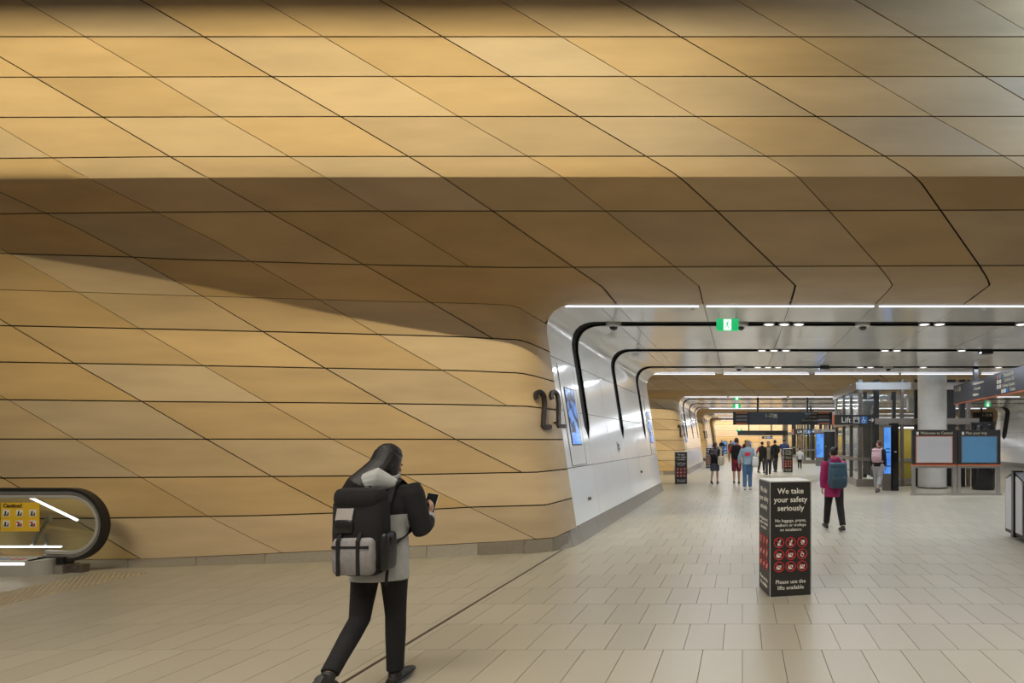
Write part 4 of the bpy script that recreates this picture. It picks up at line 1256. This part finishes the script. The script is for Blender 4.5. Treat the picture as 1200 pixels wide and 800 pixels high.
    g_.loft([T(0, 0, .80), T(0, 0, .90), T(0, 0, 1.02)], [(.150 * s, .115 * s), (.168 * s, .125 * s), (.145 * s, .11 * s)], n=18)
    if kind == 'skirt':
        kx = (legs['L'][1] + legs['R'][1]) / 2
        g_.loft([T(0, 0, .95), T(0, 0, .80), kx + Vector((0, 0, .05 * s))], [(.155 * s, .12 * s), (.178 * s, .145 * s), (.20 * s, .17 * s)], n=20)
    else:
        for key in 'LR':
            hip, knee, ank = legs[key][:3]
            if kind == 'shorts':
                g_.loft([hip + Vector((0, 0, .04 * s)), lerp(hip, knee, .35), lerp(hip, knee, 1.0)], [.096 * s, .096 * s, .085 * s], n=14)
            else:
                end = P.get('cuff', .93)
                g_.loft([hip + Vector((0, 0, .04 * s)), lerp(hip, knee, .3), lerp(hip, knee, .8), knee, lerp(knee, ank, .3), lerp(knee, ank, .7), lerp(knee, ank, end)], [x * w * s for x in (.094, .092, .074, .069, .068, .060, .058)], n=14)
    remesh(g_, vx, P['low'], kind, t, 3)
    # ---- shoes
    for key in 'LR':
        hip, knee, ank, toe, heel, fd, fu = legs[key]
        m_ = MB()
        m_.loft([heel - fd * .02 * s + fu * .012 * s, heel + fd * .03 * s + fu * .012 * s, lerp(heel, toe, .55) + fu * .014 * s, lerp(heel, toe, .9) + fu * .006 * s, toe + fd * .035 * s], [(.028 * s, .030 * s), (.039 * s, .040 * s), (.044 * s, .040 * s), (.046 * s, .030 * s), (.030 * s, .018 * s)], n=12)
        m_.loft([ank - fu * .03 * s, ank + fu * .02 * s], [.046 * s, .044 * s], n=12)
        sh = remesh(m_, vx * .8, P.get('shoe', M['black']), 'shoe', t, 2)
        m_ = MB()
        m_.loft([heel - fd * .022 * s - fu * .012 * s, heel + fd * .05 * s - fu * .012 * s, lerp(heel, toe, .6) - fu * .012 * s, toe + fd * .03 * s - fu * .004 * s], [(.028 * s, .012 * s), (.042 * s, .013 * s), (.048 * s, .013 * s), (.032 * s, .010 * s)], n=12)
        m_.build('sole', P.get('sole', M['rubber']), sh, True)
    # ---- hair
    hm = P.get('hair', HAIRB); m_ = MB()
    m_.loft([Hd(0, -.035, -.045), Hd(0, -.030, -.015), Hd(0, -.020, .03), Hd(0, -.012, .07), Hd(0, -.010, .105), Hd(0, -.008, .128)],
            [(.060 * s, .060 * s), (.078 * s, .078 * s), (.083 * s, .092 * s), (.080 * s, .095 * s), (.060 * s, .075 * s), (.022 * s, .03 * s)], n=18)
    style = P.get('style', 'short')
    if style == 'bun': m_.ball(Hd(.02, -.09, .10), .045 * s, .045 * s, .042 * s, 12)
    if style == 'curly':
        rg = random.Random(3)
        for _ in range(40):
            a, c = rg.uniform(0, 6.28), rg.uniform(.0, 1.0)
            m_.ball(Hd(.082 * math.cos(a) * (1 - c * .6), -.025 + .08 * math.sin(a) * (1 - c * .6), .02 + .105 * c), .024 * s, n=8)
    if style == 'bob': m_.loft([Hd(0, -.03, .03), Hd(0, -.045, -.05), Hd(0, -.05, -.10)], [(.084 * s, .075 * s), (.085 * s, .060 * s), (.07 * s, .04 * s)], n=14)
    if style == 'long': 
        m_.loft([Hd(0, -.030, .04), Hd(-.002, -.055, -.05), Hd(-.02, -.10, -.12), T(-.10, -.165, 1.42), T(-.165, -.16, 1.32), T(-.21, -.12, 1.21), T(-.225, -.10, 1.13)], [(.088 * s, .082 * s), (.086 * s, .066 * s), (.084 * s, .050 * s), (.075 * s, .04 * s), (.058 * s, .034 * s), (.038 * s, .026 * s), (.012 * s, .012 * s)], n=14)
        m_.loft([Hd(.055, .0, .03), Hd(.072, -.005, -.05), Hd(.078, .01, -.11), T(.10, .05, 1.42)], [(.03 * s, .05 * s), (.022 * s, .045 * s), (.022 * s, .035 * s), (.012 * s, .02 * s)], n=10)
    remesh(m_, vx * .7, hm, 'hair', t, 3)
    if P.get('patch'):
        m_ = MB(); m_.obox(T(.0, -.150, 1.22), (.085 * s, 0, 0), (0, .006, 0), (0, 0, .06 * s)); m_.obox(T(.085, -.145, 1.24), (.03 * s, 0, 0), (0, .006, 0), (0, 0, .035 * s)); m_.build('back_print', P['patch'], t)
    return t, T, arms, s
def world(t, v): return Matrix.Translation(t.location) @ Matrix.Rotation(t.rotation_euler.z, 4, 'Z') @ v.to_4d()
def rbox(mb, c, hx, hy, hz, r):
    # rounded upright box from stacked superellipse rings
    pts = []; n = 24
    def ring(sx, sy, z):
        return [Vector((c[0] + sx * abs(math.cos(a)) ** .6 * math.copysign(1, math.cos(a)), c[1] + sy * abs(math.sin(a)) ** .6 * math.copysign(1, math.sin(a)), c[2] + z)) for a in [2 * math.pi * k / n for k in range(n)]]
    prof = [(-hz, r), (-hz + r * .3, r * .35), (-hz + r, 0), (0, -.004), (hz - r, 0), (hz - r * .3, r * .35), (hz, r)]
    vs = []
    for z, q in prof: vs += ring(hx - q, hy - q, z)
    fs = [(i * n + k, i * n + (k + 1) % n, (i + 1) * n + (k + 1) % n, (i + 1) * n + k) for i in range(len(prof) - 1) for k in range(n)]
    fs += [tuple(range(n)), tuple(range((len(prof) - 1) * n, len(prof) * n))]
    mb.add(vs, fs)
def backpack(owner, T, s, w, h, d, zmid, m1, m2, lab, fancy=False, yoff=None):
    o = thing('backpack', lab, 'backpack', owner.location, owner.rotation_euler.z, 'backpacks worn by walkers')
    c = T(0, -(.145 + d / 2 / s if yoff is None else yoff), zmid)
    m_ = MB(); rbox(m_, c, w / 2, d / 2, h / 2, .075); m_.build('body', m1, o, True)
    m_ = MB(); rbox(m_, c + Vector((0, -d * .45, -h * .24)), w * .40, d * .24, h * .22, .03); pk = m_.build('pocket', m2, o, True)
    m_ = MB(); rbox(m_, c + Vector((0, -d * .04, h * .42)), w * .46, d * .50, h * .12, .03); m_.build('lid', m1, o, True)
    for sd in (-1, 1):
        x = sd * .095
        m_ = MB(); P = [T(x, -.14, 1.24), T(x * 1.1, -.10, 1.40), T(x * 1.15, -.02, 1.455), T(x * 1.2, .09, 1.40), T(x * 1.3, .14, 1.25), T(x * 1.6, .05, 1.08), T(x * 1.5, -.13, 1.0)]
        m_.loft(P, [(.026 * s, .010 * s)] * 7, n=8); m_.build('shoulder_strap', m1, o, True)
    m_ = MB(); tp = c + Vector((0, d * .3, h / 2)); m_.loft([tp + Vector((-.03, 0, -.01)), tp + Vector((-.025, 0, .03)), tp + Vector((.025, 0, .03)), tp + Vector((.03, 0, -.01))], [.006] * 4, n=8); m_.build('grab_handle', m1, o, True)
    return o, c
def tote(owner, p, s, m_, lab, w=.34, h=.34):
    o = thing('tote_bag', lab, 'bag', owner.location, owner.rotation_euler.z, 'pale shoulder bags')
    mb = MB(); rbox(mb, p, .11, w / 2, h / 2, .06); mb.build('body', m_, o, True)
    mb = MB(); mb.loft([p + Vector((0, -.10, h / 2 - .02)), p + Vector((-.01, -.06, h / 2 + .25)), p + Vector((-.05, 0, h / 2 + .34)), p + Vector((-.01, .06, h / 2 + .25)), p + Vector((0, .10, h / 2 - .02))], [(.014, .005)] * 5, n=8); mb.build('strap', m_, o, True)
    return o

BLK = clothm('black cloth', (0.010, 0.009, 0.010), .9); DENIMD = clothm('dark denim', (0.03, 0.035, 0.05)); GREYC = clothm('grey cloth', (0.26, 0.25, 0.25))
# ---- foreground walker with phone
LG = clothm('light grey shell', (0.42, 0.42, 0.41), .6, .08, 14)
FG = (-2.44, 3.80, 0)
def segd(p, a, b):
    d = b - a; k = max(0, min(1, (p - a).dot(d) / d.length_squared)); return (p - a - d * k).length, k
def fgrule(c):
    sh, el, wr = Vector((.175, .03, 1.37)), Vector((.265, .05, 1.09)), Vector((.205, .25, 1.17))
    if c.x > 0:
        d, k = segd(c, el, wr)
        if d < .075 and k > .02: return 1 if k > .62 else 0
        d, k = segd(c, sh, el)
        if d < .085 and c.x > .19: return 0
    elif c.x < -.205: return 0 if c.z > 1.10 else 1
    return 1 if c.z < 1.215 else 0
t, T, arms, s = person(FG, -2, 1.62, 'nearest walker with light grey hooded jacket, black sleeves, backpack and phone', dict(
    voxel=.009, bodyvoxel=.0058, legR=(4, 5, 0), legL=(-13, 37, -42), armR=((.265, .05, 1.09), (.205, .25, 1.17)), armL=(12, 70, 12), lean=6, yaw=16, nod=16,
    handR=(Vector((-.10, .75, .55)), Vector((-.85, .0, .5)), 38), top=[BLK, LG], rule=fgrule, hood=LG, hem=.75, fat=1.35, low=BLK, legw=.96, cuff=.95, shoe=mat('black trainers', (0.02, .018, .017), .55), style='long', hair=HAIRB))
bp, c = backpack(t, T, s, .315, .54, .16, 1.085, BLK, clothm('grey canvas', (0.27, 0.25, 0.25)), 'black and grey backpack with white label worn by nearest walker')
for x in (-.075, .045):
    m_ = MB(); m_.bar(c + Vector((x, -.112, -.245)), c + Vector((x, -.114, -.03)), .022, .006, (0, 1, 0)); m_.bar(c + Vector((x, -.114, -.03)), c + Vector((x, -.084, .02)), .022, .006, (0, 1, 0)); m_.build('front_strap', BLK, bp)
m_ = MB(); m_.box(c.x - .115, c.x + .105, c.y - .114, c.y - .10, c.z - .075, c.z - .060); m_.build('pocket_zip', BLK, bp)
m_ = MB(); m_.obox(c + Vector((-.05, -.088, .135)), (.050, 0, 0), (0, .004, 0), (.006, 0, .036)); m_.build('label_patch', mat('label', (.5, .46, .44), .7), bp)
m_ = MB(); rbox(m_, c + Vector((-.055, -.082, .06)), .055, .018, .045, .015); m_.build('flap_buckle', M['rubber'], bp, True)
m_ = MB(); rbox(m_, c + Vector((.165, -.0, -.11)), .025, .065, .12, .02); m_.build('side_pocket', M['rubber'], bp, True)
m_ = MB(); m_.bar(c + Vector((.19, -.02, -.02)), c + Vector((.15, .0, -.33)), .018, .005, (0, 1, 0)); m_.build('side_strap', BLK, bp)
ph = thing('smartphone', 'dark smartphone in the nearest walker\'s right hand', 'phone', t.location, t.rotation_euler.z)
wr = arms['R'][2]
pc = wr + Vector((-.03, .085, .075)) * s; pu = Vector((.10, .30, .85)).normalized(); pxv = Vector((.90, .25, -.20)); pxv = (pxv - pu * pxv.dot(pu)).normalized(); pnv = pxv.cross(pu)
m_ = MB(); m_.obox(pc, pxv * .036, pu * .076, pnv * .004); m_.build('body', M['blackgloss'], ph)
m_ = MB(); m_.obox(pc + pnv * .0045, pxv * .034, pu * .072, pnv * .0005); m_.build('screen', M['blackgloss'], ph)
m_ = MB(); m_.obox(pc, pxv * .0385, pu * .078, pnv * .0025); m_.build('rim', M['whitepaint'], ph)

# ---- the others
PINK = clothm('magenta jacket', (0.28, 0.010, 0.10)); BLUEBP = clothm('teal blue nylon', (0.028, 0.085, 0.145), .6); NAVYBP = clothm('slate blue nylon', (0.022, 0.055, 0.09), .6)
t, T, arms, s = person((1.70, 10.45, 0), -9, 1.55, 'walker in magenta jacket with blue backpack on the open floor', dict(voxel=.013, legR=(-17, 8, -8), legL=(19, 4, 4), armR=(4, 12, 10), armL=(-3, 14, 10), lean=1, top=PINK, hood=PINK, hem=.70, fat=1.5, low=BLK, legw=1.1, style='bun', hair=HAIRB, yaw=-8))
backpack(t, T, s, .34, .45, .17, 1.13, BLUEBP, NAVYBP, 'blue backpack on the back of magenta jacket')
PALEPK = clothm('pale pink canvas', (0.50, 0.33, 0.36)); DUSTY = clothm('dusty pink canvas', (0.34, 0.21, 0.22))
t, T, arms, s = person((4.28, 17.75, 0), 28, 1.66, 'walker in grey trousers and black top beside the blue display', dict(legR=(-14, 30, -20), legL=(12, 4, 0), armR=(0, 15, 8), armL=(-4, 10, 8), top=BLK, low=GREYC, legw=1.15, cuff=.8, shoe=clothm('grey shoes', (.12, .11, .11)), hair=HAIRR, yaw=-60, hem=.86))
backpack(t, T, s, .30, .42, .15, 1.20, PALEPK, DUSTY, 'pale pink backpack worn over black top')
DEN = clothm('light denim', (0.22, 0.30, 0.36)); JEAN = clothm('blue jeans', (0.055, 0.12, 0.22)); REDP = clothm('red print', (0.50, 0.02, 0.05)); CREAM = clothm('cream canvas', (0.62, 0.56, 0.42)); WHT = clothm('white cloth', (0.55, 0.53, 0.50))
t, T, arms, s = person((0.17, 18.9, 0), 4, 1.66, 'woman in light denim jacket with red back print and jeans', dict(legR=(4, 6, 0), legL=(-4, 6, 0), armR=(-8, 45, 30), armL=(-6, 12, 22), top=DEN, low=JEAN, legw=1.12, hair=HAIRG, style='bob', patch=REDP, hem=.86, fat=1.2, shoe=WHT))
tote(t, T(.27, -.10, .95), s, WHT, 'white shoulder bag on the right side of denim jacket')
RED = clothm('red cotton', (0.36, 0.022, 0.035)); DRED = clothm('dark red shorts', (0.15, 0.010, 0.022))
t, T, arms, s = person((-0.22, 21.2, 0), 0, 1.74, 'man in red shirt and dark red shorts with black backpack', dict(legR=(10, 4, 0), legL=(-10, 16, -12), armR=(-5, 20, 12), armL=(-30, 60, 25), top=RED, topname='shirt', sleeve=.8, low=DRED, bottom='shorts', hair=HAIRN, style='curly', shoe=DENIMD, sole=M['whitepaint']))
backpack(t, T, s, .34, .50, .16, 1.17, BLK, BLK, 'black backpack on the back of red shirt')
t, T, arms, s = person((-1.05, 21.5, 0), 10, 1.58, 'woman in dark top and grey knee skirt with auburn hair', dict(legR=(8, 4, 0), legL=(-8, 18, -15), armR=(0, 10, 12), armL=(-6, 10, 10), top=BLK, topname='shirt', sleeve=.6, low=clothm('slate skirt', (.07, .08, .10)), bottom='skirt', hair=HAIRR, style='bob', yaw=40, shoe=clothm('brown shoes', (.14, .06, .03))))
backpack(t, T, s, .26, .34, .12, 1.22, clothm('speckled grey canvas', (.10, .09, .10), .8, .6, 40), BLK, 'small speckled grey backpack on woman with auburn hair')
tote(t, T(.29, -.16, .95), s, CREAM, 'cream shoulder bag beside grey skirt', .36, .36)
t, T, arms, s = person((1.18, 25.6, 0), 178, 1.62, 'man facing this way in open black jacket and taupe shirt', dict(legR=(12, 4, 0), legL=(-10, 16, -12), armR=(-4, 12, 14), armL=(6, 12, 14), top=[BLK, clothm('taupe shirt', (.22, .19, .15))], rule=lambda c: 1 if (c.y > .07 and abs(c.x) < .085 and c.z < 1.42) else 0, low=DENIMD, hair=HAIRB, skin=SKIN2, hem=.84, shoe=WHT))
t, T, arms, s = person((1.72, 29.6, 0), -15, 1.68, 'dark haired walker in black just behind the taupe shirt man', dict(voxel=.02, legR=(8, 4, 0), legL=(-8, 14, -10), armR=(5, 50, 12), armL=(0, 12, 10), top=BLK, low=DENIMD))
t, T, arms, s = person((2.35, 31.6, 0), 8, 1.74, 'man in navy shirt and pale jeans behind a notice box', dict(voxel=.02, legR=(-4, 6, 0), legL=(5, 4, 0), armR=(12, 40, 16), armL=(10, 40, 16), top=clothm('navy shirt', (.02, .035, .09)), topname='shirt', sleeve=.7, low=clothm('pale jeans', (.14, .22, .34)), fat=1.25))
t, T, arms, s = person((3.25, 31.9, 0), 6, 1.22, 'child in white shirt and black trousers near the far lift', dict(voxel=.02, legR=(6, 4, 0), legL=(-6, 10, -6), armR=(4, 12, 18), armL=(-4, 12, 18), top=WHT, topname='shirt', low=BLK, shoe=WHT))
t, T, arms, s = person((0.98, 28.6, 0), 30, 1.60, 'walker with magenta sleeve half hidden behind taupe shirt man', dict(voxel=.022, legR=(8, 4, 0), legL=(-10, 14, -10), armR=(-5, 12, 12), armL=(-22, 12, 18), top=[BLK, PINK], rule=lambda c: 1 if c.x < -.16 else 0, low=BLK))
for x, Y, hd, H, lab, top, low in ((-1.9, 52.0, 180, 1.70, 'distant dark figure standing before the leftmost far screen', BLK, DENIMD), (-1.0, 48.0, 10, 1.66, 'distant figure in brown top left of red shirt man', clothm('brown top', (.14, .11, .09)), BLK), (0.25, 44.0, 0, 1.66, 'distant dark figure between red shirt man and denim woman', BLK, BLK)):
    person((x, Y, 0), hd, H, lab, dict(voxel=.025, legR=(6, 4, 0), legL=(-6, 10, -6), armR=(3, 12, 8), armL=(-3, 12, 8), top=top, low=low))
